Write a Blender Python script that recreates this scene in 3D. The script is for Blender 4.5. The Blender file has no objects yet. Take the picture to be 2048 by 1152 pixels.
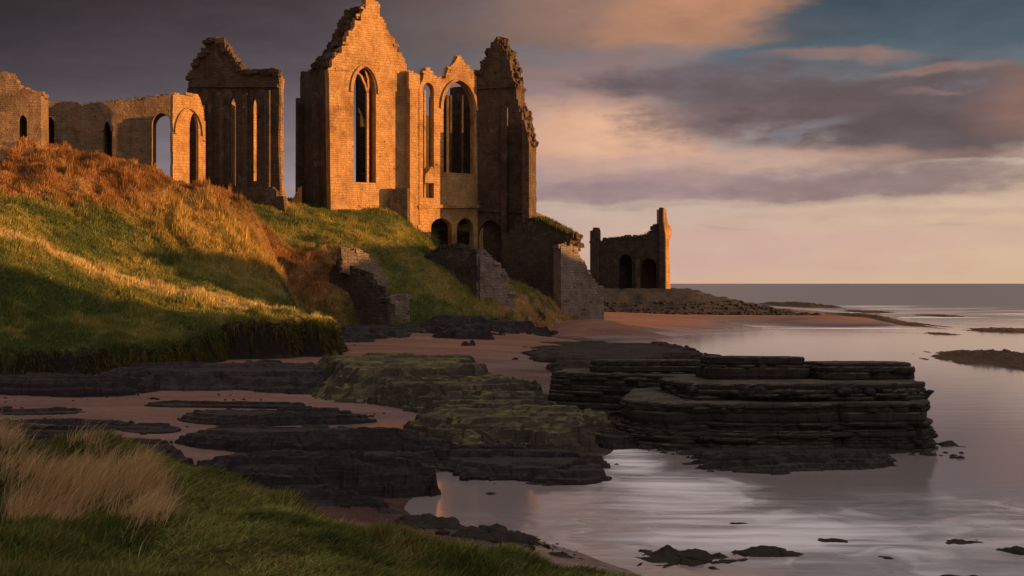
import bpy, math, random
import numpy as np
from mathutils import Vector, Matrix
from mathutils.geometry import tessellate_polygon

random.seed(7)
rng = np.random.default_rng(7)
SC = bpy.context.scene
COL = SC.collection
F, CX, CY, EYE = 2400.0, 1024.0, 567.0, 8.0      # focal length / principal point in photo pixels, eye height


def at(px, py, D):
    return Vector(((px - CX) / F * D, D, EYE - (py - CY) / F * D))


def onz(px, py, z):
    D = (EYE - z) * F / (py - CY)
    return Vector(((px - CX) / F * D, D, z))


def lin(c):
    return tuple((v / 255 / 12.92) if v / 255 <= 0.04045 else ((v / 255 + 0.055) / 1.055) ** 2.4 for v in c)


# ------------------------------------------------------------------ noise
def _hash(ix, iy, s):
    h = (ix.astype(np.int64) * 374761393 + iy.astype(np.int64) * 668265263 + s * 1442695041) & 0xffffffff
    h = ((h ^ (h >> 13)) * 1274126177) & 0xffffffff
    return ((h ^ (h >> 16)) & 0xffff) / 65535.0


def vnoise(x, y, s=0):
    x = np.asarray(x, float); y = np.asarray(y, float)
    ix = np.floor(x); iy = np.floor(y)
    fx = x - ix; fy = y - iy
    fx = fx * fx * (3 - 2 * fx); fy = fy * fy * (3 - 2 * fy)
    a = _hash(ix, iy, s); b = _hash(ix + 1, iy, s); c = _hash(ix, iy + 1, s); d = _hash(ix + 1, iy + 1, s)
    return (a * (1 - fx) + b * fx) * (1 - fy) + (c * (1 - fx) + d * fx) * fy


def fbm(x, y, s=0, o=4):
    t = 0; a = 0.5; n = 0
    for i in range(o):
        t = t + a * vnoise(x, y, s + i * 17); n += a
        x = np.asarray(x) * 2.03 + 7.1; y = np.asarray(y) * 2.03 + 3.7; a *= 0.5
    return t / n * 2 - 1


def smooth(e0, e1, x):
    t = np.clip((x - e0) / (e1 - e0), 0, 1)
    return t * t * (3 - 2 * t)


# ------------------------------------------------------------------ tagging
def tag(o, label=None, cat=None, group=None, kind=None):
    if label: o['label'] = label
    if cat: o['category'] = cat
    if group: o['group'] = group
    if kind: o['kind'] = kind
    return o


def empty(name, loc, label, cat, group=None):
    o = bpy.data.objects.new(name, None)
    COL.objects.link(o)
    o.location = loc
    o.empty_display_size = 0.5
    return tag(o, label, cat, group)


def link(name, me, mat, parent=None):
    o = bpy.data.objects.new(name, me)
    COL.objects.link(o)
    if mat: me.materials.append(mat)
    if parent is not None:
        o.parent = parent
        o.matrix_parent_inverse = Matrix.Translation(-Vector(parent.location))
    return o


def big_mesh(name, V, loops, starts, totals, cols=None, smooth_shade=True):
    me = bpy.data.meshes.new(name)
    me.vertices.add(len(V)); me.vertices.foreach_set('co', np.ascontiguousarray(V, np.float32).ravel())
    me.loops.add(len(loops)); me.loops.foreach_set('vertex_index', np.ascontiguousarray(loops, np.int32))
    me.polygons.add(len(starts))
    me.polygons.foreach_set('loop_start', np.ascontiguousarray(starts, np.int32))
    me.polygons.foreach_set('loop_total', np.ascontiguousarray(totals, np.int32))
    if smooth_shade:
        me.polygons.foreach_set('use_smooth', np.ones(len(starts), bool))
    if cols is not None:
        ca = me.color_attributes.new('Col', 'FLOAT_COLOR', 'POINT')
        c = np.ones((len(V), 4), np.float32); c[:, :3] = cols
        ca.data.foreach_set('color', c.ravel())
    me.update(calc_edges=True)
    me.validate()
    return me


def grid_mesh(name, X, Y, Z, cols=None, keep=None):
    ny, nx = X.shape
    V = np.stack([X, Y, Z], -1).reshape(-1, 3)
    i = np.arange(nx * ny).reshape(ny, nx)
    q = np.stack([i[:-1, :-1], i[:-1, 1:], i[1:, 1:], i[1:, :-1]], -1).reshape(-1, 4)
    if keep is not None:
        q = q[keep.reshape(-1)]
    n = len(q)
    return big_mesh(name, V, q.ravel(), np.arange(n) * 4, np.full(n, 4), None if cols is None else cols.reshape(-1, 3))


# ------------------------------------------------------------------ node helpers
def new_mat(name):
    m = bpy.data.materials.new(name); m.use_nodes = True
    nt = m.node_tree; nt.nodes.clear()
    out = nt.nodes.new('ShaderNodeOutputMaterial')
    return m, nt, out


class NT:
    def __init__(s, nt): s.nt = nt
    def n(s, t, **k):
        x = s.nt.nodes.new(t)
        for a, b in k.items(): setattr(x, a, b)
        return x
    def put(s, sock, v):
        if isinstance(v, bpy.types.NodeSocket): s.nt.links.new(v, sock)
        elif v is not None:
            if sock.type == 'RGBA' and len(v) == 3: v = (*v, 1)
            sock.default_value = v
    def math(s, op, a, b=None, c=None, clamp=False):
        x = s.n('ShaderNodeMath', operation=op); x.use_clamp = clamp
        s.put(x.inputs[0], a); s.put(x.inputs[1], b); s.put(x.inputs[2], c)
        return x.outputs[0]
    def vmath(s, op, a, b=None):
        x = s.n('ShaderNodeVectorMath', operation=op)
        s.put(x.inputs[0], a); s.put(x.inputs[1], b)
        return x.outputs[0]
    def mix(s, f, a, b, mode='MIX'):
        x = s.n('ShaderNodeMix', data_type='RGBA', blend_type=mode)
        s.put(x.inputs[0], f); s.put(x.inputs[6], a); s.put(x.inputs[7], b)
        return x.outputs[2]
    def ramp(s, f, stops, interp='LINEAR'):
        x = s.n('ShaderNodeValToRGB'); cr = x.color_ramp; cr.interpolation = interp
        while len(cr.elements) < len(stops): cr.elements.new(0.5)
        for e, (p, c) in zip(cr.elements, stops):
            e.position = p; e.color = (c, c, c, 1) if isinstance(c, (int, float)) else (*c, 1)
        s.put(x.inputs[0], f)
        return x.outputs[0]
    def noise(s, vec, scale, detail=4, rough=0.55, dist=0.0, out=0):
        x = s.n('ShaderNodeTexNoise')
        s.put(x.inputs['Vector'], vec); s.put(x.inputs['Scale'], scale); s.put(x.inputs['Detail'], detail)
        s.put(x.inputs['Roughness'], rough); s.put(x.inputs['Distortion'], dist)
        return x.outputs[out]
    def mapr(s, v, a, b, c=0.0, d=1.0, t='SMOOTHSTEP'):
        x = s.n('ShaderNodeMapRange', interpolation_type=t)
        s.put(x.inputs[0], v); s.put(x.inputs[1], a); s.put(x.inputs[2], b); s.put(x.inputs[3], c); s.put(x.inputs[4], d)
        return x.outputs[0]
    def mapping(s, v, scale=(1, 1, 1), loc=(0, 0, 0)):
        x = s.n('ShaderNodeMapping'); s.put(x.inputs[0], v)
        x.inputs['Scale'].default_value = scale; x.inputs['Location'].default_value = loc
        return x.outputs[0]
    def bump(s, h, strength, dist, normal=None):
        x = s.n('ShaderNodeBump'); s.put(x.inputs['Height'], h)
        x.inputs['Strength'].default_value = strength; x.inputs['Distance'].default_value = dist
        if normal is not None: s.put(x.inputs['Normal'], normal)
        return x.outputs[0]
    def principled(s, out, color, rough, normal=None, spec=0.3, **k):
        x = s.n('ShaderNodeBsdfPrincipled')
        s.put(x.inputs['Base Color'], color); s.put(x.inputs['Roughness'], rough)
        s.put(x.inputs['Specular IOR Level'], spec)
        if normal is not None: s.put(x.inputs['Normal'], normal)
        for a, b in k.items(): s.put(x.inputs[a.replace('_', ' ')], b)
        if out is not None: s.nt.links.new(x.outputs[0], out.inputs['Surface'])
        return x


# ------------------------------------------------------------------ materials
def stone_mat(name, c1, c2, c3, bw=1.05, rh=0.46, mortar=0.04, bumpd=0.10, stain=0.55, rubble=0.0):
    m, nt, out = new_mat(name); g = NT(nt)
    uv = g.n('ShaderNodeUVMap').outputs[0]
    pos = g.n('ShaderNodeNewGeometry').outputs['Position']
    wob = g.noise(uv, 0.9, 3, out=1)
    uvw = g.vmath('ADD', uv, g.vmath('MULTIPLY', g.vmath('SUBTRACT', wob, (0.5, 0.5, 0.5)), (0.30 + rubble, 0.16 + rubble, 0)))
    b = g.n('ShaderNodeTexBrick'); b.offset = 0.5; b.squash = 0.8; b.squash_frequency = 3
    g.put(b.inputs['Vector'], uvw); b.inputs['Scale'].default_value = 1
    b.inputs['Color1'].default_value = (0, 0, 0, 1); b.inputs['Color2'].default_value = (1, 1, 1, 1); b.inputs['Mortar'].default_value = (0.15, 0.15, 0.15, 1)
    b.inputs['Mortar Size'].default_value = mortar; b.inputs['Mortar Smooth'].default_value = 0.5
    b.inputs['Brick Width'].default_value = bw; b.inputs['Row Height'].default_value = rh; b.inputs['Bias'].default_value = 0
    b2 = g.n('ShaderNodeTexBrick'); b2.offset = 0.4; b2.squash = 1.4; b2.squash_frequency = 2
    g.put(b2.inputs['Vector'], g.vmath('ADD', uvw, (3.3, 0.17, 0))); b2.inputs['Scale'].default_value = 1
    for nm, v in (('Color1', 0), ('Color2', 1), ('Mortar', 0.2)): b2.inputs[nm].default_value = (v, v, v, 1)
    b2.inputs['Mortar Size'].default_value = mortar * 0.8; b2.inputs['Mortar Smooth'].default_value = 0.6
    b2.inputs['Brick Width'].default_value = bw * 0.62; b2.inputs['Row Height'].default_value = rh * 0.66
    which = g.mapr(g.noise(pos, 0.22, 2, 0.5), 0.47, 0.53)
    bcol = g.mix(which, b.outputs['Color'], b2.outputs['Color'])
    bfac = g.math('ADD', g.math('MULTIPLY', b.outputs['Fac'], g.math('SUBTRACT', 1.0, which)), g.math('MULTIPLY', b2.outputs['Fac'], which))
    big = g.noise(pos, 0.16, 5, 0.62)
    mid = g.noise(pos, 0.8, 5, 0.65)
    fine = g.noise(pos, 4.0, 4, 0.7)
    stonecol = g.mix(g.math('MULTIPLY_ADD', bcol, 0.28, g.math('MULTIPLY', g.mapr(mid, 0.3, 0.7), 0.7)), c1, c2)
    streak = g.noise(g.mapping(pos, (0.7, 0.7, 0.10)), 1.0, 5, 0.65)
    st = g.math('MULTIPLY', g.math('MAXIMUM', g.mapr(big, 0.46, 0.70), g.math('MULTIPLY', g.mapr(streak, 0.5, 0.72), 0.8)), stain)
    col = g.mix(st, stonecol, c3)
    lich = g.mapr(g.noise(pos, 0.55, 6, 0.7, 0.6), 0.56, 0.68)
    col = g.mix(g.math('MULTIPLY', lich, 0.45), col, tuple(0.5 * (a + b) for a, b in zip(c2, (0.30, 0.27, 0.22))))
    hole = g.mapr(g.noise(pos, 0.9, 2, 0.5), 0.70, 0.76)
    col = g.mix(g.math('MULTIPLY', hole, 0.6), col, tuple(v * 0.35 for v in c3))
    col = g.mix(g.math('MULTIPLY', bfac, g.mapr(mid, 0.4, 0.65, 0.0, 0.30)), col, tuple(v * 0.55 for v in c3))
    h = g.math('ADD', g.math('MULTIPLY', bfac, -0.22), g.math('MULTIPLY', bcol, 0.22))
    h = g.math('ADD', h, g.math('MULTIPLY', fine, 0.7))
    h = g.math('ADD', h, g.math('MULTIPLY', mid, 1.8))
    h = g.math('SUBTRACT', h, g.math('MULTIPLY', hole, 1.5))
    g.principled(out, col, 0.92, g.bump(h, 0.9, bumpd * 2.2), 0.15)
    return m


M = {}
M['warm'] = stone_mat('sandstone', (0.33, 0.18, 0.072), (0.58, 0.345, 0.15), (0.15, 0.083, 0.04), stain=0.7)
M['brown'] = stone_mat('shaded_sandstone', (0.062, 0.041, 0.028), (0.135, 0.09, 0.058), (0.03, 0.021, 0.015), stain=0.65)  # same stone with shade in its colour, for walls turned from the sun
M['ochre'] = stone_mat('sunlit_rubble', (0.15, 0.095, 0.06), (0.30, 0.20, 0.125), (0.07, 0.046, 0.03), stain=0.55, rubble=0.2)  # lighter copy, sunlit tone in the colour, for tower and arcade
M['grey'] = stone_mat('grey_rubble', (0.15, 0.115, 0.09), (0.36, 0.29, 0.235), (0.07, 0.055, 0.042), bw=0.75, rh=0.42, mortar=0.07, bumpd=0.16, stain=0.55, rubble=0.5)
M['shadestone'] = stone_mat('shade_stone', (0.045, 0.033, 0.025), (0.10, 0.072, 0.054), (0.024, 0.018, 0.014), bw=0.9, rh=0.5, mortar=0.06, bumpd=0.14, stain=0.6, rubble=0.2)  # darkest copy: shade of interiors and turned-away faces is in the colour


def rock_mat(name, c1, c2, moss_light, moss_light_amt, wet=0.35, lay=3.2):
    m, nt, out = new_mat(name); g = NT(nt)
    geo = g.n('ShaderNodeNewGeometry'); pos = geo.outputs['Position']
    sep = g.n('ShaderNodeSeparateXYZ'); g.put(sep.inputs[0], geo.outputs['Normal'])
    strata = g.noise(g.mapping(pos, (0.12, 0.20, lay)), 1.0, 5, 0.65)
    n2 = g.noise(pos, 1.6, 6, 0.65)
    n3 = g.noise(pos, 0.45, 4, 0.6)
    col = g.mix(g.math('MULTIPLY_ADD', strata, 0.75, g.math('MULTIPLY', n2, 0.35)), c1, c2)
    up = g.mapr(sep.outputs[2], 0.35, 0.9)  # upward faces: moss, and on the stack painted light on bed tops
    mm = g.math('MULTIPLY', g.math('MULTIPLY', up, g.mapr(n3, 0.36, 0.62)), moss_light_amt)
    mm = g.math('MULTIPLY', mm, g.mapr(n2, 0.25, 0.6))
    col = g.mix(mm, col, moss_light)
    h = g.math('ADD', g.math('MULTIPLY', strata, 1.4), g.math('MULTIPLY', n2, 0.45))
    vor = g.n('ShaderNodeTexVoronoi', feature='DISTANCE_TO_EDGE'); g.put(vor.inputs['Vector'], g.mapping(pos, (1, 1, 0.25))); vor.inputs['Scale'].default_value = 0.9
    h = g.math('ADD', h, g.math('MULTIPLY', g.mapr(vor.outputs[0], 0, 0.07), 0.5))
    rough = g.mapr(n3, 0.35, 0.65, 0.95 - wet * 0.7, 0.95)
    g.principled(out, col, rough, g.bump(h, 0.8, 0.14), 0.18)
    return m


M['rock'] = rock_mat('black_strata', (0.008, 0.007, 0.0075), (0.040, 0.034, 0.034), (0.05, 0.046, 0.036), 0.6, 0.35)
M['stackrock'] = rock_mat('stack_strata', (0.009, 0.008, 0.008), (0.060, 0.050, 0.042), (0.105, 0.095, 0.070), 0.9, 0.2)  # grey light on the bed tops is put into the colour
M['mossrock'] = rock_mat('mossy_strata', (0.012, 0.011, 0.010), (0.085, 0.073, 0.056), (0.16, 0.145, 0.055), 1.0, 0.15)
M['weed'] = rock_mat('weed_rock', (0.008, 0.007, 0.0065), (0.030, 0.022, 0.018), (0.03, 0.022, 0.010), 0.6, 0.4)
M['rubble'] = rock_mat('foreshore_rubble', (0.010, 0.009, 0.011), (0.036, 0.030, 0.036), (0.1, 0.09, 0.05), 0.1, 0.25)
M['reef'] = rock_mat('brown_reef', (0.03, 0.02, 0.016), (0.11, 0.065, 0.038), (0.12, 0.07, 0.03), 0.7, 0.2)


def vcol_mat(name, rough=0.95, trans=0.0, bump=True, rocky=False):
    m, nt, out = new_mat(name); g = NT(nt)
    c = g.n('ShaderNodeAttribute'); c.attribute_name = 'Col'
    geo = g.n('ShaderNodeNewGeometry'); pos = geo.outputs['Position']
    col = c.outputs['Color']; nrm = None
    if bump:
        n = g.noise(pos, 2.2, 6, 0.7)
        col = g.mix(1.0, col, g.ramp(n, [(0.25, 0.55), (0.75, 1.35)]), 'MULTIPLY')
        nrm = g.bump(g.math('ADD', n, g.noise(pos, 0.6, 4)), 0.8, 0.3)
    if trans > 0:
        d = g.n('ShaderNodeBsdfDiffuse'); g.put(d.inputs[0], col)
        t = g.n('ShaderNodeBsdfTranslucent'); g.put(t.inputs[0], col)
        mx = g.n('ShaderNodeMixShader'); mx.inputs[0].default_value = trans
        nt.links.new(d.outputs[0], mx.inputs[1]); nt.links.new(t.outputs[0], mx.inputs[2])
        nt.links.new(mx.outputs[0], out.inputs['Surface'])
    else:
        g.principled(out, col, rough, nrm, 0.15)
    return m


M['turf'] = vcol_mat('turf')
M['blade'] = vcol_mat('grass_blade', trans=0.35, bump=False)


def sand_mat():
    m, nt, out = new_mat('wet_sand'); g = NT(nt)
    pos = g.n('ShaderNodeNewGeometry').outputs['Position']
    sep = g.n('ShaderNodeSeparateXYZ'); g.put(sep.inputs[0], pos)
    n = g.noise(g.mapping(pos, (0.06, 0.14, 0.1)), 1.0, 5, 0.6)
    f = g.noise(pos, 3.0, 5, 0.7)
    wet = g.math('SUBTRACT', 1.0, g.mapr(g.math('ADD', sep.outputs[2], g.math('MULTIPLY', g.math('SUBTRACT', n, 0.5), 1.0)), 0.15, 1.3))
    col = g.mix(wet, (0.225, 0.108, 0.070), (0.118, 0.069, 0.060))
    col = g.mix(g.math('MULTIPLY', g.mapr(n, 0.45, 0.7), 0.5), col, (0.085, 0.056, 0.050))
    band = g.noise(g.mapping(pos, (0.05, 0.55, 0.3)), 1.0, 5, 0.65)
    col = g.mix(1.0, col, g.ramp(band, [(0.3, 0.55), (0.65, 1.2)]), 'MULTIPLY')
    col = g.mix(1.0, col, g.ramp(f, [(0.3, 0.7), (0.7, 1.2)]), 'MULTIPLY')
    rough = g.math('SUBTRACT', 0.85, g.math('MULTIPLY', g.math('POWER', wet, 1.5), 0.70))
    rip = g.noise(g.mapping(pos, (0.25, 1.2, 1)), 1.0, 4, 0.6)
    h = g.math('ADD', g.math('MULTIPLY', rip, 0.6), g.math('MULTIPLY', f, 0.25))
    g.principled(out, col, rough, g.bump(h, 0.45, 0.07), g.math('MULTIPLY_ADD', wet, 0.5, 0.25))
    return m


M['sand'] = sand_mat()


def water_mat():
    m, nt, out = new_mat('sea_water'); g = NT(nt)
    pos = g.n('ShaderNodeNewGeometry').outputs['Position']
    sep = g.n('ShaderNodeSeparateXYZ'); g.put(sep.inputs[0], pos)
    X, Y = sep.outputs[0], sep.outputs[1]
    warp = g.vmath('MULTIPLY', g.vmath('SUBTRACT', g.noise(pos, 0.05, 3, out=1), (0.5, 0.5, 0.5)), (10, 5, 0))
    p2 = g.vmath('ADD', pos, warp)
    streak = g.noise(g.mapping(p2, (0.05, 0.42, 1)), 1.0, 6, 0.62)
    streak2 = g.noise(g.mapping(p2, (0.12, 0.9, 1)), 1.0, 5, 0.6)
    # milky surf in the cove between the ledges and the stack
    def blob(x, y, rx, ry):
        a = g.math('DIVIDE', g.math('SUBTRACT', X, x), rx); b = g.math('DIVIDE', g.math('SUBTRACT', Y, y), ry)
        d = g.math('SQRT', g.math('ADD', g.math('MULTIPLY', a, a), g.math('MULTIPLY', b, b)))
        return g.mapr(d, 1.0, 0.0)
    surf = g.math('MAXIMUM', blob(5.2, 55, 2.8, 9), g.math('MAXIMUM', blob(6.2, 45.5, 6, 9), g.math('MAXIMUM', blob(7.5, 39, 9, 7), g.math('MULTIPLY', blob(13, 38, 22, 13), 0.55))))
    foam = g.mapr(g.math('ADD', g.math('MULTIPLY', surf, 0.42), g.math('MULTIPLY', g.math('ADD', streak, streak2), 0.5)), 0.55, 1.05)
    swirl = g.noise(g.vmath('ADD', pos, g.vmath('MULTIPLY', g.vmath('SUBTRACT', g.noise(pos, 0.22, 2, out=1), (0.5, 0.5, 0.5)), (8, 8, 0))), 0.32, 3, 0.5, 0.8)
    foam = g.math('MAXIMUM', foam, g.math('MULTIPLY', g.mapr(g.math('ADD', swirl, g.math('MULTIPLY', surf, 0.42)), 0.46, 1.06), 0.9))
    foam = g.math('MULTIPLY', foam, g.mapr(surf, 0.0, 0.45))
    foam = g.math('MULTIPLY', foam, g.mapr(g.math('ADD', g.math('MULTIPLY', streak2, 0.6), g.math('MULTIPLY', streak, 0.4)), 0.36, 0.58, 0.42, 1.0))
    # breaking lines off the spit and reefs
    far = g.math('MAXIMUM', blob(118, 350, 85, 120), blob(60, 225, 40, 40))
    lines = g.noise(g.mapping(p2, (0.018, 0.10, 1)), 1.0, 5, 0.65)
    foam2 = g.math('MULTIPLY', g.mapr(lines, 0.50, 0.62), g.mapr(far, 0.0, 0.4))
    foam = g.math('MAXIMUM', foam, g.math('MULTIPLY', foam2, 0.95))
    open_sea = g.mapr(Y, 150, 420)
    base = g.mix(open_sea, (0.27, 0.24, 0.245), (0.15, 0.155, 0.185))
    col = g.mix(foam, base, (0.92, 0.91, 0.98))
    rough = g.math('ADD', g.mapr(open_sea, 0, 1, 0.09, 0.34), g.math('MULTIPLY', foam, 0.5))
    chop = g.noise(g.mapping(pos, (0.12, 0.35, 1)), 1.0, 5, 0.65)
    h = g.math('ADD', g.math('MULTIPLY', streak2, 0.018), g.math('MULTIPLY', g.math('MULTIPLY', chop, open_sea), 1.2))
    h = g.math('ADD', h, g.math('MULTIPLY', foam, 0.15))
    b = g.bump(h, 1.0, 0.45)
    x = g.principled(out, col, rough, b, 0.5)
    x.inputs['IOR'].default_value = 1.6
    return m


M['water'] = water_mat()

# ------------------------------------------------------------------ light and sky
EXPO = 0.8
SUN_AZ = math.atan2(0.97, -0.24)          # measured clockwise from +Y (view direction)
SUN_EL = math.radians(7.0)


def build_world():
    w = bpy.data.worlds.new('World'); SC.world = w; w.use_nodes = True
    nt = w.node_tree; nt.nodes.clear(); g = NT(nt)
    out = g.n('ShaderNodeOutputWorld')
    d = g.n('ShaderNodeTexCoord').outputs['Generated']
    sep = g.n('ShaderNodeSeparateXYZ'); g.put(sep.inputs[0], d)
    x, y, z = sep.outputs
    A = g.math('MULTIPLY', g.math('ARCTAN2', x, y), F)
    E = g.math('MULTIPLY', g.math('ARCSINE', z), F)
    comb = g.n('ShaderNodeCombineXYZ'); g.put(comb.inputs[0], g.math('MULTIPLY', A, 1 / 300)); g.put(comb.inputs[1], g.math('MULTIPLY', E, 1 / 95))
    nz = g.noise(comb.outputs[0], 1.0, 6, 0.58, out=1)
    ns = g.n('ShaderNodeSeparateXYZ'); g.put(ns.inputs[0], nz)
    comb2 = g.n('ShaderNodeCombineXYZ'); g.put(comb2.inputs[0], g.math('MULTIPLY', A, 1 / 130)); g.put(comb2.inputs[1], g.math('MULTIPLY', E, 1 / 42)); comb2.inputs[2].default_value = 5
    nf = g.noise(comb2.outputs[0], 1.0, 6, 0.6)
    Aw = g.math('ADD', A, g.math('MULTIPLY', g.math('SUBTRACT', ns.outputs[0], 0.5), 190))
    Ew = g.math('ADD', E, g.math('MULTIPLY', g.math('SUBTRACT', ns.outputs[1], 0.5), 80))
    rag = g.math('MULTIPLY', g.math('SUBTRACT', nf, 0.5), 1.7)

    def ae(px, py):
        a = math.atan((px - CX) / F); return a * F, math.atan((CY - py) / F * math.cos(a)) * F
    T = g.math('DIVIDE', E, 1200.0, clamp=True)
    def sky_ramp(stops):
        st = []
        for py, c in stops: st.append((max(0, min(1, (CY - py) / 1200.0)), lin(c)))
        return g.ramp(T, st)
    clear = sky_ramp([(567, (220, 184, 158)), (500, (217, 185, 165)), (420, (208, 181, 166)), (330, (176, 158, 152)), (230, (130, 130, 134)),
                      (120, (84, 99, 110)), (0, (58, 74, 86)), (-300, (38, 50, 64))])
    nish = g.n('ShaderNodeTexSky'); nish.sky_type = 'NISHITA'; nish.sun_disc = False
    nish.sun_elevation = SUN_EL; nish.sun_rotation = SUN_AZ
    nish.air_density = 1.2; nish.dust_density = 2.0
    clear = g.mix(0.12, clear, g.mix(1.0, nish.outputs[0], (0.05, 0.05, 0.05), 'MULTIPLY'))
    # grey veil covering the left half and, round the back, the rest of the sky
    veil = sky_ramp([(567, (190, 160, 150)), (430, (172, 152, 152)), (340, (148, 136, 144)), (200, (104, 94, 100)), (90, (84, 75, 80)), (0, (72, 63, 66)), (-300, (58, 54, 60))])
    dk = g.mapr(A, -1150, -250, 0.30, 1.0, 'LINEAR')
    dk = g.math('ADD', dk, g.math('MULTIPLY', g.mapr(E, 520, 0, 0, 0.45, 'LINEAR'), g.math('SUBTRACT', 1.0, dk)))
    back = g.math('MAXIMUM', g.mapr(A, 1900, 3200), g.mapr(A, -1150, -2200))
    dk = g.math('MAXIMUM', dk, g.math('MULTIPLY', back, 0.9))
    dkc = g.n('ShaderNodeCombineColor'); [g.put(dkc.inputs[i], dk) for i in range(3)]
    veil = g.mix(1.0, veil, dkc.outputs[0], 'MULTIPLY')
    vm = g.math('MAXIMUM', g.mapr(g.math('ADD', A, g.math('MULTIPLY', rag, 180)), 220, -320), g.mapr(A, 1900, 3200))
    vm = g.math('MAXIMUM', vm, g.mapr(E, 700, 1100))
    col = g.mix(vm, clear, veil)
    # high pale cloud overhead and behind the camera on the sun's side: the fill light of the cove
    high = g.math('MULTIPLY', g.mapr(E, 750, 1900), g.mapr(x, -0.9, 0.5, 0.35, 1.0))
    rearr = g.math('MULTIPLY', g.mapr(y, 0.25, -0.6), g.mapr(x, -0.35, 0.6, 0.25, 1.0))
    col = g.mix(g.math('MAXIMUM', high, rearr), col, lin((228, 211, 204)))

    def cloud(col, px, py, rx, ry, c, op, soft=1.0, rg=0.8, rot=0.0):
        a0, e0 = ae(px, py)
        da = g.math('SUBTRACT', Aw, a0); de = g.math('SUBTRACT', Ew, e0)
        if rot:
            de = g.math('SUBTRACT', de, g.math('MULTIPLY', da, rot))
        da = g.math('DIVIDE', da, rx); de = g.math('DIVIDE', de, ry)
        r = g.math('SQRT', g.math('ADD', g.math('MULTIPLY', da, da), g.math('MULTIPLY', de, de)))
        r = g.math('ADD', r, g.math('MULTIPLY', rag, rg))
        mk = g.mapr(r, 1.0 + 0.5 * soft, 1.0 - 0.55 * soft, 0, op)
        return g.mix(mk, col, lin(c))
    for a in CLOUDS: col = cloud(col, *a)
    # fine cloud texture, fading out towards the horizon
    tex = g.math('MULTIPLY', g.math('SUBTRACT', nf, 0.5), g.mapr(E, 60, 260, 0.12, 0.62))
    tx = g.math('ADD', 1.0, tex)
    tc = g.n('ShaderNodeCombineColor'); [g.put(tc.inputs[i], tx) for i in range(3)]
    col = g.mix(1.0, col, tc.outputs[0], 'MULTIPLY')
    low = g.mapr(z, -0.02, 0.0)
    col = g.mix(low, lin((70, 64, 68)), col)
    bg = g.n('ShaderNodeBackground'); g.put(bg.inputs[0], col); bg.inputs[1].default_value = 2 ** -EXPO
    nt.links.new(bg.outputs[0], out.inputs[0])


CLOUDS = [
    (2080, 440, 420, 150, (228, 194, 150), 0.35, 1.4, 0.3),
    # orange cloud at the top and the brown veil left of it
    (1020, 40, 250, 120, (114, 97, 94), 0.85, 1.3, 0.5),
    (1250, 20, 270, 85, (150, 118, 104), 0.9, 1.0, 0.7),
    (1400, 25, 170, 75, (192, 138, 106), 0.85, 1.0, 0.8, 0.25),
    (1330, 70, 130, 36, (172, 128, 104), 0.7, 1.1, 0.8),
    # strip of blue below it
    (1250, 112, 260, 22, (112, 116, 124), 0.6, 1.1, 0.9),
    # rosy cloud behind the turret
    (1160, 190, 230, 75, (150, 124, 122), 0.9, 1.0, 0.8),
    (1180, 300, 260, 85, (186, 152, 140), 0.9, 1.1, 0.7),
    (1230, 268, 180, 62, (226, 178, 146), 0.9, 1.1, 1.0),
    (1330, 290, 110, 38, (216, 172, 146), 0.7, 1.1, 0.9),
    # long slate bands
    (1390, 165, 190, 36, (112, 98, 104), 0.85, 1.0, 1.0),
    (1560, 190, 330, 58, (106, 93, 96), 0.9, 0.9, 1.0),
    (1450, 240, 200, 36, (132, 110, 110), 0.75, 1.0, 1.0),
    (1850, 205, 330, 62, (102, 88, 91), 0.92, 0.8, 0.8),
    (1840, 275, 270, 52, (99, 86, 88), 0.95, 0.7, 0.7),
    (1600, 266, 60, 14, (140, 136, 142), 0.5, 1.1, 1.2, 0.45),
    (1900, 318, 260, 14, (150, 122, 112), 0.5, 1.0, 0.7),
    (1890, 338, 280, 9, (208, 184, 168), 0.8, 1.0, 0.5),
    (1500, 318, 260, 24, (206, 168, 150), 0.7, 1.1, 1.0),
    (1240, 330, 200, 20, (192, 158, 148), 0.6, 1.1, 1.0),
    # lowest band, flat underneath
    (1430, 370, 440, 33, (164, 138, 136), 0.85, 1.0, 0.7),
    (1770, 368, 270, 30, (140, 118, 117), 0.85, 0.95, 0.6),
    (1180, 383, 240, 20, (150, 128, 132), 0.6, 0.9, 0.5),
    (1500, 404, 520, 6, (212, 184, 164), 0.25, 1.3, 0.7),
    # small high wisps
    (1690, 103, 130, 11, (158, 122, 110), 0.75, 1.1, 0.8, -0.05),
    (1600, 110, 110, 9, (120, 108, 112), 0.6, 1.1, 0.8),
    (1640, 44, 130, 16, (84, 88, 98), 0.6, 1.2, 0.9),
    (1880, 134, 130, 8, (150, 118, 110), 0.7, 1.0, 0.7),
    (1850, 172, 70, 5, (140, 114, 112), 0.6, 1.1, 0.7),
    (2070, 205, 100, 60, (152, 114, 100), 0.6, 1.3, 0.7),
    # pale streaks near the horizon
    (1250, 411, 220, 5, (178, 156, 150), 0.5, 1.0, 0.6),
    (1450, 462, 70, 3, (172, 150, 144), 0.5, 1.0, 0.5),
    (1890, 456, 40, 3, (184, 158, 146), 0.5, 1.0, 0.5),
    (1600, 480, 460, 24, (206, 168, 156), 0.6, 1.3, 0.9),
    (1350, 525, 420, 22, (204, 166, 156), 0.6, 1.3, 0.9),
    (1850, 425, 300, 9, (196, 164, 150), 0.5, 1.2, 0.9),
]
build_world()

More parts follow.
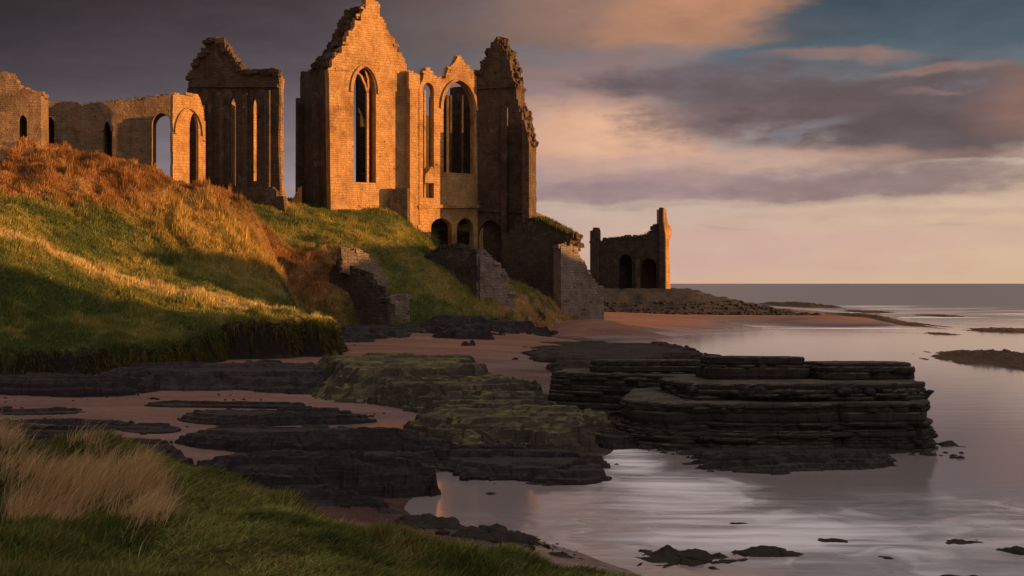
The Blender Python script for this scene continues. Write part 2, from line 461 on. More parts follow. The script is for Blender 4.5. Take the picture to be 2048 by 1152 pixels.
sl = bpy.data.lights.new('sun', 'SUN'); sl.energy = 5.0; sl.angle = math.radians(0.5); sl.color = (1.0, 0.46, 0.125)
so = bpy.data.objects.new('sun', sl); COL.objects.link(so)
sd = Vector((math.sin(SUN_AZ) * math.cos(SUN_EL), math.cos(SUN_AZ) * math.cos(SUN_EL), math.sin(SUN_EL)))
so.rotation_euler = sd.to_track_quat('Z', 'Y').to_euler(); so.location = (200, -60, 90)

cam = bpy.data.cameras.new('camera'); co = bpy.data.objects.new('camera', cam); COL.objects.link(co)
co.location = (0, 0, EYE); co.rotation_euler = (math.radians(90), 0, 0)
cam.sensor_width = 36; cam.lens = 36 * F / 2048; cam.shift_y = -(576 - CY) / 2048
cam.clip_start = 0.1; cam.clip_end = 200000
SC.camera = co
SC.view_settings.view_transform = 'Standard'; SC.view_settings.look = 'None'; SC.view_settings.exposure = EXPO; SC.view_settings.gamma = 1.0


# ------------------------------------------------------------------ terrain
def tps(P, Zv, lam=0.0):
    P = np.array(P, float); n = len(P)
    S = 100.0; Q = P / S
    r2 = ((Q[:, None] - Q[None]) ** 2).sum(-1)
    K = np.where(r2 > 0, r2 * np.log(np.maximum(r2, 1e-12)), 0) + lam * np.eye(n)
    A = np.zeros((n + 3, n + 3)); A[:n, :n] = K; A[:n, n] = 1; A[:n, n + 1:] = Q; A[n, :n] = 1; A[n + 1:, :n] = Q.T
    w = np.linalg.solve(A, np.concatenate([np.array(Zv, float), np.zeros(3)]))
    def f(x, y):
        sh = np.shape(x); x = np.ravel(x) / S; y = np.ravel(y) / S
        res = w[n] + w[n + 1] * x + w[n + 2] * y
        for i in range(n):
            r2 = (x - Q[i, 0]) ** 2 + (y - Q[i, 1]) ** 2
            res = res + w[i] * r2 * np.log(np.maximum(r2, 1e-12))
        return res.reshape(sh)
    return f


# beach: control points (photo px, py, height)
BP = [(1250, 1140, 0), (1100, 1088, 0), (950, 1056, 0), (830, 1030, 0), (815, 990, 0), (900, 945, 0), (1060, 935, 0.05), (1215, 905, 0), (1235, 880, 0.05),
      (1420, 716, 0), (1330, 694, 0), (1180, 684, 0.02), (1060, 679, 0.12), (1330, 674, 0), (1520, 662, 0), (1480, 650, 0.0), (1700, 653, 0), (1795, 646, 0), (1780, 632, 0), (1640, 618, 0), (1500, 611, 0.2),
      (700, 700, 1.3), (900, 720, 0.9), (1050, 725, 0.6), (1080, 790, 0.35), (0, 800, 0.9), (400, 800, 0.9), (600, 850, 0.7), (0, 950, 0.9), (500, 950, 0.5), (700, 1012, 0.22),
      (700, 662, 2.2), (1000, 656, 2.0), (1200, 640, 2.7), (1400, 641, 0.9), (1600, 634, 0.55), (1300, 655, 0.9),
      (1500, 1000, -1), (2000, 1000, -2), (1900, 705, -2), (1420, 685, -0.3), (1400, 1152, -0.8), (2040, 660, -3), (1000, 1000, -0.18), (1000, 880, 0.4), (1150, 960, -0.15),
      (1250, 800, 0.3), (1600, 780, -0.6), (300, 1100, 1.2), (0, 1150, 1.6), (1690, 630, 0.9), (1600, 638, 1.1), (1700, 640, 1.0), (1755, 638, 0.7), (1520, 630, 1.2), (2300, 640, -4), (2048, 618, -4)]
bpts = [onz(*b) for b in BP]
beach_raw = tps([(p.x, p.y) for p in bpts] + [(-120, 60), (-120, 200), (-80, 20), (80, 20), (150, 100), (0, 400), (-100, 350), (200, 300), (-10, 5), (40, 5)],
                [p.z for p in bpts] + [2, 4, 2, -2.5, -4, 1, 3, -4, 1.0, -1.5], 0.0)


def beach_z(x, y):
    z = np.clip(beach_raw(x, y), -3.0, 3.4)
    return z + 0.05 * fbm(x * 0.12, y * 0.35, 3) + 0.02 * fbm(x * 0.5, y * 1.4, 5)


ang = np.radians(np.linspace(-68, 62, 520)); dist = np.exp(np.linspace(math.log(9), math.log(420), 420))
Dg, Ag = np.meshgrid(dist, ang, indexing='ij')
Xb = np.sin(Ag) * Dg; Yb = np.cos(Ag) * Dg
beach = link('beach', grid_mesh('beach', Xb, Yb, beach_z(Xb, Yb)), M['sand']); tag(beach, kind='structure')

sv = 60000.0
me = bpy.data.meshes.new('sea'); me.from_pydata([(-sv, -400, 0), (sv, -400, 0), (sv, sv, 0), (-sv, sv, 0)], [], [(0, 1, 2, 3)])
tag(link('sea', me, M['water']), kind='structure')

# land: control points (px, py, D)
LP = [(0, 295, 150), (-150, 280, 150), (150, 322, 151), (270, 345, 152), (345, 380, 153), (465, 392, 155),
      (0, 300, 178), (-200, 290, 178), (200, 335, 180), (345, 372, 178), (470, 400, 180), (570, 408, 181), (600, 415, 186), (730, 420, 188), (640, 424, 182), (800, 428, 188), (845, 478, 189),
      (0, 345, 140), (0, 400, 130), (200, 430, 134), (350, 470, 137), (480, 500, 140), (528, 520, 142), (200, 350, 143), (345, 410, 146), (465, 420, 149), (510, 450, 150),
      (548, 562, 147), (575, 545, 152), (0, 470, 112), (200, 555, 115), (400, 602, 117), (600, 633, 117), (-100, 440, 112), (680, 641, 116),
      (300, 525, 128), (480, 562, 130), (560, 600, 132), (400, 530, 132),
      (0, 560, 102), (200, 620, 106), (400, 640, 109), (0, 640, 95), (0, 700, 88), (300, 662, 100), (600, 645, 111), (690, 641, 113),
      (570, 500, 160), (620, 490, 163), (560, 460, 168), (640, 455, 172), (700, 490, 162), (560, 560, 150), (650, 570, 150), (700, 620, 146), (620, 630, 145),
      (760, 470, 178), (840, 600, 160), (780, 560, 162), (860, 520, 172), (1000, 602, 172), (1130, 616, 184), (1060, 575, 182), (950, 540, 178), (905, 530, 180),
      (1080, 440, 200), (1140, 474, 203), (1180, 540, 200), (882, 505, 190), (905, 525, 190), (950, 552, 191), (1000, 566, 191), (1050, 586, 189), (1000, 640, 166), (820, 640, 152),
      (1207, 628, 190), (1000, 430, 215), (800, 420, 220), (500, 390, 220), (100, 330, 220), (-300, 300, 220), (-400, 560, 100), (-400, 350, 150)]
lp = [at(*b) for b in LP]
land_raw = tps([(p.x, p.y) for p in lp], [p.z for p in lp], 0.0006)
EDGE = [(-160, 70), (-60, 80)] + [tuple(at(px, 567, D))[:2] for px, D in
        [(0, 87), (160, 88), (380, 101), (600, 112), (696, 113.5), (700, 122), (640, 131), (600, 138), (640, 144), (700, 147), (820, 151), (900, 157), (1010, 164), (1090, 172), (1140, 183), (1185, 189), (1170, 205), (1120, 225)]] + [(0, 260), (-160, 260)]


def poly_sdf(x, y, poly):
    """signed distance to a polygon, positive inside"""
    sh = np.shape(x); x = np.ravel(x); y = np.ravel(y)
    d = np.full(x.shape, 1e18); ins = np.zeros(x.shape, bool)
    n = len(poly)
    for i in range(n):
        x0, y0 = poly[i]; x1, y1 = poly[(i + 1) % n]
        ex, ey = x1 - x0, y1 - y0
        t = np.clip(((x - x0) * ex + (y - y0) * ey) / (ex * ex + ey * ey + 1e-12), 0, 1)
        d = np.minimum(d, (x - x0 - t * ex) ** 2 + (y - y0 - t * ey) ** 2)
        c = ((y0 > y) != (y1 > y)) & (x < (x1 - x0) * (y - y0) / (y1 - y0 + 1e-12) + x0)
        ins ^= c
    return (np.where(ins, 1, -1) * np.sqrt(d)).reshape(sh)


gx = np.arange(-125, 26, 0.42); gy = np.arange(78, 236, 0.42)
GX, GY = np.meshgrid(gx, gy)
sdf = poly_sdf(GX, GY, EDGE)
sdn = sdf + 3.2 * fbm(GX * 0.19, GY * 0.19, 21, 3) * smooth(135, 120, GY) + 0.6 * fbm(GX * 0.16, GY * 0.16, 23, 3) + 0.5 * fbm(GX * 0.6, GY * 0.6, 22, 3)
lz = land_raw(GX, GY)
hum = 0.9 * fbm(GX * 0.07, GY * 0.07, 31, 4) + 0.50 * fbm(GX * 0.35, GY * 0.35, 33, 4)
bank = smooth(126, 138, GY) * smooth(162, 152, GY) * smooth(-20, -30, GX)      # eroded bracken bank: gullied
hum = hum + bank * (2.6 * np.abs(fbm(GX * 0.17 + GY * 0.06, GY * 0.08, 35, 4)) - 0.6 + 0.8 * fbm(GX * 0.45, GY * 0.35, 37, 3))
hum = hum + bank * (1.3 * (0.5 - np.abs(fbm(GX * 0.30, GY * 0.22, 36, 3))) * smooth(-0.2, 0.2, fbm(GX * 0.1, GY * 0.1, 38, 2)))
hum = hum + 0.28 * fbm(GX * 0.8, GY * 0.8, 39, 2)
near_ab = smooth(166, 176, GY)
lz = lz + hum * (1 - 0.6 * near_ab)
# the ground drops away in front of the vaults under the church
cm = smooth(-13.0, -10.5, GX) * smooth(6.5, 4.5, GX) * smooth(179, 186, GY) * smooth(200, 198, GY)
lz = lz * (1 - cm) + np.minimum(lz, np.interp(GX, [-13, -10, -5, 0, 6], [14.0, 12.0, 9.5, 7.5, 6.5])) * cm
bz = beach_z(GX, GY) - 0.3
width = 1.1 + 2.5 * smooth(125, 140, GY)
GZ = bz + (np.maximum(lz, bz) - bz) * smooth(-0.2, 1.0, sdn / width)


def samp(x, y):
    fx = np.clip((x - gx[0]) / 0.42, 0, len(gx) - 1.001); fy = np.clip((y - gy[0]) / 0.42, 0, len(gy) - 1.001)
    ix = fx.astype(int); iy = fy.astype(int); fx -= ix; fy -= iy
    return (GZ[iy, ix] * (1 - fx) + GZ[iy, ix + 1] * fx) * (1 - fy) + (GZ[iy + 1, ix] * (1 - fx) + GZ[iy + 1, ix + 1] * fx) * fy


gzy, gzx = np.gradient(GZ, 0.42)
SLOPE = np.sqrt(gzx ** 2 + gzy ** 2)


def samp_g(G, x, y):
    ix = np.clip(((x - gx[0]) / 0.42).astype(int), 0, len(gx) - 1); iy = np.clip(((y - gy[0]) / 0.42).astype(int), 0, len(gy) - 1)
    return G[iy, ix]


def land_col(x, y, sl, s):
    """what grows where: bracken on the upper bank, dry grass on the crest, green turf elsewhere, bare earth on the drops"""
    n = fbm(x * 0.18, y * 0.18, 51, 4); n2 = fbm(x * 0.7, y * 0.7, 53, 3)
    green = np.array((0.070, 0.090, 0.028)); green2 = np.array((0.19, 0.165, 0.042)); brown = np.array((0.19, 0.098, 0.038)); dry = np.array((0.40, 0.29, 0.125)); earth = np.array((0.020, 0.015, 0.012))
    t = smooth(-0.5, 0.6, n + 0.5 * n2)[..., None]
    c = green * (1 - t) + green2 * t
    # bracken
    zz = samp(x, y)
    b = smooth(-0.15, 0.25, (y - np.interp(x, [-60, -50, -38, -30], [130.5, 133, 141, 145])) / 12 + 0.35 * n + 0.25 * n2) * smooth(163, 157, y) * smooth(-17, -24, x)
    c = c * (1 - b[..., None]) + (brown * (0.55 + 0.75 * smooth(-0.5, 0.5, n2 + 0.6 * n)[..., None])) * b[..., None]
    gd = smooth(-48, -40, x + 3 * n) * smooth(-24, -29, x) * smooth(131, 137, y + 2 * n2) * smooth(152, 146, y + 3 * n)
    gd = (0.8 * gd)[..., None]
    c = c * (1 - gd) + np.array((0.27, 0.185, 0.052)) * (0.7 + 0.6 * t) * gd
    # crest line: its sunlit strip put into the colour as pale dry grass
    yc = np.interp(x, [-60, -48, -40, -30, -20, -14], [112, 112, 115.5, 117, 117.2, 116])
    d = np.exp(-((y - yc + 0.9 * n) / (1.9 + 0.5 * n2)) ** 2) * smooth(-9, -13, x)
    d = np.clip(d * 1.2, 0, 1)[..., None]
    c = c * (1 - d) + dry * d
    d3 = (smooth(-3.5, -1, x) * smooth(11, 8, x) * smooth(166, 169, y) * smooth(188, 184, y) * smooth(-0.3, 0.2, n2 + 0.3) * smooth(7.2, 5.6, zz))[..., None]
    c = c * (1 - d3) + np.array((0.33, 0.20, 0.085)) * d3
    # dry patches near the abbey
    d2 = (smooth(0.25, 0.6, n2 + 0.5 * n) * 0.4)[..., None]
    c = c * (1 - d2) + dry * 0.7 * d2
    e = (smooth(1.15, 1.9, sl + 0.5 * n2) * (1 - 0.8 * b))[..., None]
    c = c * (1 - e) + earth * e
    off = smooth(0.5, -0.6, s)[..., None]
    return c * (1 - off) + np.array((0.02, 0.017, 0.016)) * off


cols = land_col(GX, GY, SLOPE, sdn)
keep = (np.maximum(np.maximum(sdn[:-1, :-1], sdn[1:, 1:]), np.maximum(sdn[:-1, 1:], sdn[1:, :-1])) > -1.5)
hill = link('hillside', grid_mesh('hillside', GX, GY, GZ, cols, keep), M['turf']); tag(hill, kind='structure')


# ------------------------------------------------------------------ grass
def blades(name, P, Hh, W, lean, C, mat, droop=0.0, parent=None):
    n = len(P)
    th = rng.uniform(0, 2 * math.pi, n)
    side = np.stack([np.cos(th), np.sin(th), np.zeros(n)], 1) * W[:, None] * 0.5
    up = np.zeros((n, 3)); up[:, 2] = 1
    mid = P + up * (Hh * 0.55)[:, None] + lean * 0.35
    tip = P + up * (Hh * (1 - droop))[:, None] + lean
    V = np.empty((n, 5, 3)); V[:, 0] = P - side; V[:, 1] = P + side; V[:, 2] = mid + side * 0.75; V[:, 3] = mid - side * 0.75; V[:, 4] = tip
    k = np.arange(n)[:, None] * 5
    loops = np.concatenate([k + np.array([0, 1, 2, 3]), k + np.array([3, 2, 4])], 1).ravel()
    st = (np.arange(n)[:, None] * 7 + np.array([0, 4])).ravel(); tot = np.tile([4, 3], n)
    Cc = np.repeat(C[:, None, :], 5, 1)
    return link(name, big_mesh(name, V.reshape(-1, 3), loops, st, tot, Cc.reshape(-1, 3), False), mat, parent)


def hill_grass(n):
    x = rng.uniform(-62, 14, n * 3); y = rng.uniform(82, 200, n * 3)
    # denser nearer the eye, only inside the frame with a margin
    ok = (np.abs(x / y) < 0.50) & (rng.random(n * 3) < (95 / np.maximum(y, 80)) ** 1.2)
    x, y = x[ok], y[ok]
    s = samp_g(sdn, x, y); sl = samp_g(SLOPE, x, y)
    ok = (s > 0.5) & ((sl < 1.6) | (rng.random(len(x)) < 0.15))
    x, y, s, sl = x[ok][:n], y[ok][:n], s[ok][:n], sl[ok][:n]
    z = samp(x, y)
    c = land_col(x, y, np.minimum(sl, 1.0), s)
    c = c * rng.uniform(0.9, 2.1, (len(x), 1)) * (1 + rng.normal(0, 0.07, (len(x), 3)))
    g = np.stack([-samp_g(gzx, x, y), -samp_g(gzy, x, y)], 1)
    h = rng.uniform(0.22, 0.6, len(x)) * (0.8 + 0.4 * fbm(x * 0.3, y * 0.3, 61, 2))
    dry = c[:, 0] > 0.2
    h = np.where(dry, h * 1.25, h)
    h = h * (0.75 + 0.9 * smooth(0.05, 0.5, fbm(x * 0.75, y * 0.75, 65, 2)))
    brk = smooth(128, 140, y) * smooth(163, 157, y) * smooth(-20, -28, x)
    h = h * (1 + 0.9 * brk * smooth(-0.1, 0.4, fbm(x * 0.5, y * 0.5, 63, 2)))
    edge = smooth(2.2, 0.4, s) * (y < 130)
    ln = np.zeros((len(x), 3)); ln[:, :2] = rng.normal(0, 0.12, (len(x), 2)) + np.clip(g, -1.6, 1.6) * (0.16 + 0.3 * edge)[:, None]; ln[:, 0] += 0.06
    ln[:, 2] -= 0.35 * edge * rng.random(len(x))
    w = rng.uniform(0.05, 0.11, len(x))
    o = blades('grass', np.stack([x, y, z - 0.05], 1), h, w, ln, np.clip(c, 0.005, 0.6), M['blade'])
    tag(o, 'grass, bracken and dry tufts covering the hillside below the ruins', 'grass', kind='stuff')


hill_grass(420000)
# turf fringe hanging over the bluff edge
def fringe():
    n = 60000
    t = rng.uniform(0, 1, n)
    pts = np.array(EDGE[1:8]); seg = np.linalg.norm(np.diff(pts, axis=0), axis=1); cum = np.concatenate([[0], np.cumsum(seg)]) / seg.sum()
    x = np.interp(t, cum, pts[:, 0]); y = np.interp(t, cum, pts[:, 1])
    x = x + rng.normal(0, 1.4, n); y = y + rng.normal(0, 1.4, n)
    s = samp_g(sdn, x, y); sl = samp_g(SLOPE, x, y)
    lob = fbm(x * 0.3, y * 0.3, 71, 3)
    ok = (s > 0.35) & (s < 1.9) & (rng.random(n) < smooth(-0.45, 0.25, lob))
    x, y, s = x[ok], y[ok], s[ok]; z = samp(x, y)
    g = np.stack([-samp_g(gzx, x, y), -samp_g(gzy, x, y)], 1); g /= np.linalg.norm(g, axis=1, keepdims=True) + 1e-6
    L = rng.uniform(0.3, 1.0, len(x)) * (0.7 + 0.7 * smooth(0, 0.6, lob[ok]))
    ln = np.zeros((len(x), 3)); ln[:, :2] = g * rng.uniform(0.25, 0.5, len(x))[:, None] + rng.normal(0, 0.08, (len(x), 2)); ln[:, 2] = -L - 0.25
    c = np.array((0.060, 0.066, 0.02)) * rng.uniform(0.6, 1.5, (len(x), 1)); k = rng.random(len(x)) < 0.35
    c[k] = np.array((0.13, 0.085, 0.035)) * rng.uniform(0.7, 1.3, (k.sum(), 1))
    o = blades('turf_fringe', np.stack([x, y, z + 0.05], 1), np.full(len(x), 0.25), rng.uniform(0.06, 0.13, len(x)), ln, c, M['blade'])
    tag(o, 'shaggy turf fringe hanging over the edge of the low bluff', 'grass', kind='stuff')


fringe()

# foreground knoll the camera stands on
KP = [(0, 905, 13.5), (200, 930, 13.2), (330, 992, 12.5), (560, 1018, 12.8), (800, 1082, 12.5), (1000, 1126, 12.5), (1250, 1165, 12.5),
      (-300, 880, 13.5), (0, 1152, 9.5), (500, 1180, 9.5), (900, 1250, 9.5), (0, 1000, 11.5), (300, 1090, 10.5), (1300, 1300, 9.5), (-400, 1100, 9)]
kp = [at(*k) for k in KP]
knoll_raw = tps([(p.x, p.y) for p in kp] + [(0, 0), (-6, 2), (6, 2), (0, -8), (-8, -6), (-5, 17), (0, 17.5), (3, 17), (-10, 18), (8, 8), (8, 14), (-16, 5), (-16, 16)],
                [p.z for p in kp] + [6.3, 6.6, 5.6, 6.5, 7.2, 4.2, 3.0, 2.3, 4.6, 3.5, 2.0, 7.2, 5.8], 0.0002)


def knoll_z(x, y):
    z = knoll_raw(x, y) + 0.32 * fbm(x * 0.5, y * 0.5, 81, 3) + 0.22 * fbm(x * 1.2, y * 1.2, 85, 2) + 0.10 * fbm(x * 1.6, y * 1.6, 83, 3)
    r = np.sqrt(((x + 3) / 17) ** 2 + ((y - 4) / 15) ** 2)
    return z + (-1.5 - z) * smooth(0.85, 1.5, r)


kx = np.arange(-28, 22.1, 0.16); ky = np.arange(-18, 28.1, 0.16)
KX, KY = np.meshgrid(kx, ky); KZ = knoll_z(KX, KY)


def knoll_col(x, y):
    n = fbm(x * 0.5, y * 0.5, 91, 4); n2 = fbm(x * 1.8, y * 1.8, 93, 3)
    t = (smooth(-0.45, 0.45, 0.7 * n + 0.7 * n2) * (0.35 + 0.65 * smooth(-4.5, -1.5, x + 0.25 * (y - 10))))[..., None]
    c = np.array((0.050, 0.075, 0.020)) * (1 - t) + np.array((0.25, 0.25, 0.07)) * t
    return c


knoll = link('knoll', grid_mesh('knoll', KX, KY, KZ, knoll_col(KX, KY) * 0.6), M['turf']); tag(knoll, kind='structure')


def knoll_grass(n):
    x = rng.uniform(-9, 5, n * 2); y = rng.uniform(6, 17.5, n * 2)
    ok = (np.abs(x / y) < 0.52)
    x, y = x[ok][:n], y[ok][:n]
    z = knoll_z(x, y)
    c = knoll_col(x, y) * rng.uniform(0.7, 1.9, (len(x), 1))
    tint = rng.random(len(x)) < 0.12 + 0.25 * smooth(0.1, 0.6, fbm(x * 0.8, y * 0.8, 95, 2))
    c[tint] = np.array((0.25, 0.17, 0.07)) * rng.uniform(0.6, 1.2, (tint.sum(), 1))
    h = rng.uniform(0.045, 0.14, len(x)) * (1 + 1.1 * smooth(0.0, 0.5, fbm(x * 1.3, y * 1.3, 97, 2))) * (0.75 + 0.4 * fbm(x * 0.4, y * 0.4, 98, 2))
    ln = np.zeros((len(x), 3)); ln[:, :2] = rng.normal(0, 0.06, (len(x), 2)); ln[:, 0] += 0.05
    o = blades('knoll_grass', np.stack([x, y, z - 0.02], 1), h, rng.uniform(0.010, 0.022, len(x)), ln, np.clip(c, 0.005, .6), M['blade'])
    tag(o, 'short green grass on the knoll in the foreground', 'grass', kind='stuff')
    # tall dry stems along the crest on the left
    m = 38000
    t = rng.beta(1.0, 1.25, m)
    px = 400 * t - 80 + rng.normal(0, 20, m)
    D = 13.2 - 2.6 * rng.random(m) ** 1.5 - 0.7 * t
    x = (px - CX) / F * D; y = D; z = knoll_z(x, y)
    dens = smooth(-0.25, 0.35, fbm(x * 1.6, y * 1.6, 99, 2))
    ok = rng.random(m) < dens
    x, y, z = x[ok], y[ok], z[ok]
    c = np.array((0.66, 0.46, 0.24)) * rng.uniform(0.5, 1.25, (len(x), 1))
    h = rng.uniform(0.14, 0.50, len(x)) * rng.uniform(0.5, 1, len(x))
    ln = np.zeros((len(x), 3)); ln[:, :2] = rng.normal(0, 0.06, (len(x), 2)); ln[:, 0] += h * rng.uniform(0.15, 0.8, len(x)); ln[:, 2] -= 0.3 * h * rng.random(len(x))
    o = blades('dry_grass', np.stack([x, y, z - 0.02], 1), h, rng.uniform(0.004, 0.008, len(x)), ln, c, M['blade'])
    tag(o, 'tall dry straw coloured grass along the knoll crest at lower left', 'grass', kind='stuff')


knoll_grass(430000)

# unseen hill added right of the frame to keep low sun off the cove
def shade_hill():
    hx = np.arange(85, 260, 1.0); hy = np.arange(-160, 200, 1.0)
    X, Y = np.meshgrid(hx, hy)
    ridge = np.interp(Y, RY, RH)
    pr = smooth(88, 130, X) * smooth(230, 131, X)
    Z = -3 + (ridge + 3) * pr + pr * 0.5 * fbm(X * 0.12, Y * 0.12, 41, 4)
    c = np.zeros(X.shape + (3,)) + np.array((0.06, 0.07, 0.02)); n = smooth(-.3, .4, fbm(X * .1, Y * .1, 43))[..., None]
    c = c * (1 - n) + np.array((0.13, 0.10, 0.035)) * n
    return tag(link('shade_ridge', grid_mesh('shade_ridge', X, Y, Z, c), M['turf']), kind='structure')


RY = [-160, -120, 0, 40, 59, 65, 70, 74, 78, 81, 84, 87, 91, 95, 100, 104, 112, 120, 148, 158, 175]
RH = [-3, 22, 35, 35, 33, 30, 26.5, 23.6, 22.4, 22.6, 28, 33, 33, 32, 30, 28.5, 29, 32, 32, 26, -3]  # ridge heights shaped to place the shadow edges
shade_hill()


# ------------------------------------------------------------------ masonry
class Acc:
    def __init__(s): s.v = []; s.f = []; s.uv = []
    def face(s, pts, uvs):
        i = len(s.v); s.v += [tuple(p) for p in pts]; s.f.append(tuple(range(i, i + len(pts)))); s.uv += list(uvs)
    def box(s, c, sx, sy, sz, rot=None, jit=0.0):
        R = rot or Matrix.Identity(3)
        cs = []
        for dz in (-1, 1):
            for dx, dy in ((-1, -1), (1, -1), (1, 1), (-1, 1)):
                p = Vector((dx * sx / 2 * (1 + random.uniform(-jit, jit)), dy * sy / 2 * (1 + random.uniform(-jit, jit)), dz * sz / 2 * (1 + random.uniform(-jit, jit))))
                cs.append(Vector(c) + R @ p)
        o = random.uniform(0, 30)
        for q in ((3, 2, 1, 0), (4, 5, 6, 7), (0, 1, 5, 4), (1, 2, 6, 5), (2, 3, 7, 6), (3, 0, 4, 7)):
            P = [cs[k] for k in q]
            a = (P[1] - P[0]).length; b = (P[2] - P[1]).length
            s.face(P, [(o, o), (o + a, o), (o + a, o + b), (o, o + b)])
    def build(s, name, mat, parent=None, smooth_shade=False):
        me = bpy.data.meshes.new(name); me.from_pydata(s.v, [], s.f)
        u = me.uv_layers.new(name='UVMap')
        # loops were written in vertex order, one vertex per loop
        flat = np.array([s.uv[l.vertex_index] for l in me.loops], np.float32)
        u.data.foreach_set('uv', flat.ravel())
        me.update()
        return link(name, me, mat, parent)


class Plane:
    def __init__(s, px, D, ang):
        a = math.radians(ang); p = at(px, CY, D); s.o = Vector((p.x, p.y)); s.t = Vector((math.cos(a), math.sin(a))); s.n = Vector((math.sin(a), -math.cos(a))); s.ang = ang
    @classmethod
    def thru(c, xy, ang):
        s = c.__new__(c); a = math.radians(ang); s.o = Vector(xy); s.t = Vector((math.cos(a), math.sin(a))); s.n = Vector((math.sin(a), -math.cos(a))); s.ang = ang
        return s
    def moved(s, d):
        return Plane.thru(s.o - s.n * d, s.ang)
    def uv(s, px, py):
        r = Vector(((px - CX) / F, 1.0))
        D = s.o.dot(s.n) / r.dot(s.n)
        return ((r * D - s.o).dot(s.t), EYE - (py - CY) / F * D)
    def P(s, u, z, d=0.0):
        q = s.o + s.t * u - s.n * d
        return Vector((q.x, q.y, z))
    def pts(s, L): return [s.uv(*p[:2]) + tuple(p[2:]) for p in L]


def rag(pts, step=0.6, amp=0.22):
    """pts: (u, z[, flag]) ; a segment starting at a flagged point is broken into stepped masonry"""
    out = []; n = len(pts)
    for i in range(n):
        a = pts[i]; b = pts[(i + 1) % n]
        out.append((a[0], a[1]))
        if len(a) > 2 and a[2]:
            du, dz = b[0] - a[0], b[1] - a[1]; L = math.hypot(du, dz)
            k = max(1, int(L / (step * random.uniform(0.8, 1.6))))
            pu, pz = a[0], a[1]
            for j in range(1, k):
                f = min(0.98, max(0.02, (j + random.uniform(-.45, .45)) / k))
                u = a[0] + du * f + random.uniform(-amp, amp) * (0.5 if abs(dz) > abs(du) else 0.4)
                z = a[1] + dz * f + random.uniform(-amp, amp) * (0.4 if abs(dz) > abs(du) else 1.0)
                if (random.random() < 0.5): out.append((pu + random.uniform(-.03, .03), z))
                else: out.append((u, pz + random.uniform(-.03, .03)))
                out.append((u, z)); pu, pz = u, z
    return out


def clean(loop):
    o = []
    for p in loop:
        if not o or math.hypot(p[0] - o[-1][0], p[1] - o[-1][1]) > 0.02: o.append(p)
    return o


def slab(acc, pl, outer, holes=(), th=1.2, d0=0.0, hole_through=True):
    loops = [clean(outer)] + [clean(h) for h in holes]
    flat = [p for L in loops for p in L]
    tris = tessellate_polygon([[Vector((p[0], p[1], 0)) for p in L] for L in loops])
    for d, flip in ((d0, False), (d0 + th, True)):
        for t in tris:
            p = [flat[k] for k in t]
            ar = (p[1][0] - p[0][0]) * (p[2][1] - p[0][1]) - (p[2][0] - p[0][0]) * (p[1][1] - p[0][1])
            if (ar < 0) != flip: p = p[::-1]
            acc.face([pl.P(q[0], q[1], d) for q in p], [(q[0], q[1]) for q in p])
    for L in loops:
        n = len(L); s = 0.0
        for i in range(n):
            a, b = L[i], L[(i + 1) % n]; l = math.hypot(b[0] - a[0], b[1] - a[1])
            if abs(b[1] - a[1]) > abs(b[0] - a[0]):
                uv = [(d0, a[1]), (d0, b[1]), (d0 + th, b[1]), (d0 + th, a[1])]
            else:
                uv = [(a[0], d0), (b[0], d0), (b[0], d0 + th), (a[0], d0 + th)]
            acc.face([pl.P(a[0], a[1], d0), pl.P(b[0], b[1], d0), pl.P(b[0], b[1], d0 + th), pl.P(a[0], a[1], d0 + th)], uv)


def rubble_edge(acc, pl, pts, th, n, d0=0.0, s0=0.35, s1=0.95, sink=0.15):
    """loose stones bedded along a broken wall head"""
    R = Matrix.Rotation(math.radians(pl.ang), 3, 'Z')
    L = [math.hypot(pts[i + 1][0] - pts[i][0], pts[i + 1][1] - pts[i][1]) for i in range(len(pts) - 1)]
    for _ in range(n):
        r = random.uniform(0, sum(L)); i = 0
        while i < len(L) - 1 and r > L[i]: r -= L[i]; i += 1
        f = min(1, r / L[i]) if L[i] else 0
        u = pts[i][0] + (pts[i + 1][0] - pts[i][0]) * f; z = pts[i][1] + (pts[i + 1][1] - pts[i][1]) * f
        d = d0 + random.uniform(0.1, 0.95) * th
        k = random.uniform(s0, s1)
        rot = R @ Matrix.Rotation(random.gauss(0, 0.18), 3, 'Z') @ Matrix.Rotation(random.gauss(0, 0.14), 3, 'X') @ Matrix.Rotation(random.gauss(0, 0.14), 3, 'Y')
        acc.box(pl.P(u + random.uniform(-.15, .15), z - sink * k + random.uniform(-.1, .12), d), k * random.uniform(0.9, 1.6), k * random.uniform(0.8, 1.4), k * random.uniform(0.5, 0.9), rot, 0.18)


def lancet(u0, u1, z0, zs, za, n=9):
    """pointed opening: sill z0, springing zs, apex za"""
    c = (u0 + u1) / 2; o = [(u0, z0), (u1, z0)]
    for i in range(n + 1):
        t = i / n; a = t * math.pi / 2
        o.append((c + (u1 - c) * (math.cos(a) ** 0.85), zs + (za - zs) * (1 - (1 - math.sin(a)) ** 0.85 if False else (t ** 0.9 * 0.35 + math.sin(a) * 0.65))))
    for i in range(n - 1, -1, -1):
        t = i / n; a = t * math.pi / 2
        o.append((c - (c - u0) * (math.cos(a) ** 0.85), zs + (za - zs) * (t ** 0.9 * 0.35 + math.sin(a) * 0.65)))
    return o


def lancet_px(pl, x0, x1, ysill, yspr, yap, **k):
    u0, z0 = pl.uv(x0, ysill); u1, _ = pl.uv(x1, ysill); xm = (x0 + x1) / 2
    return lancet(u0, u1, pl.uv(xm, ysill)[1], pl.uv(xm, yspr)[1], pl.uv(xm, yap)[1], **k)


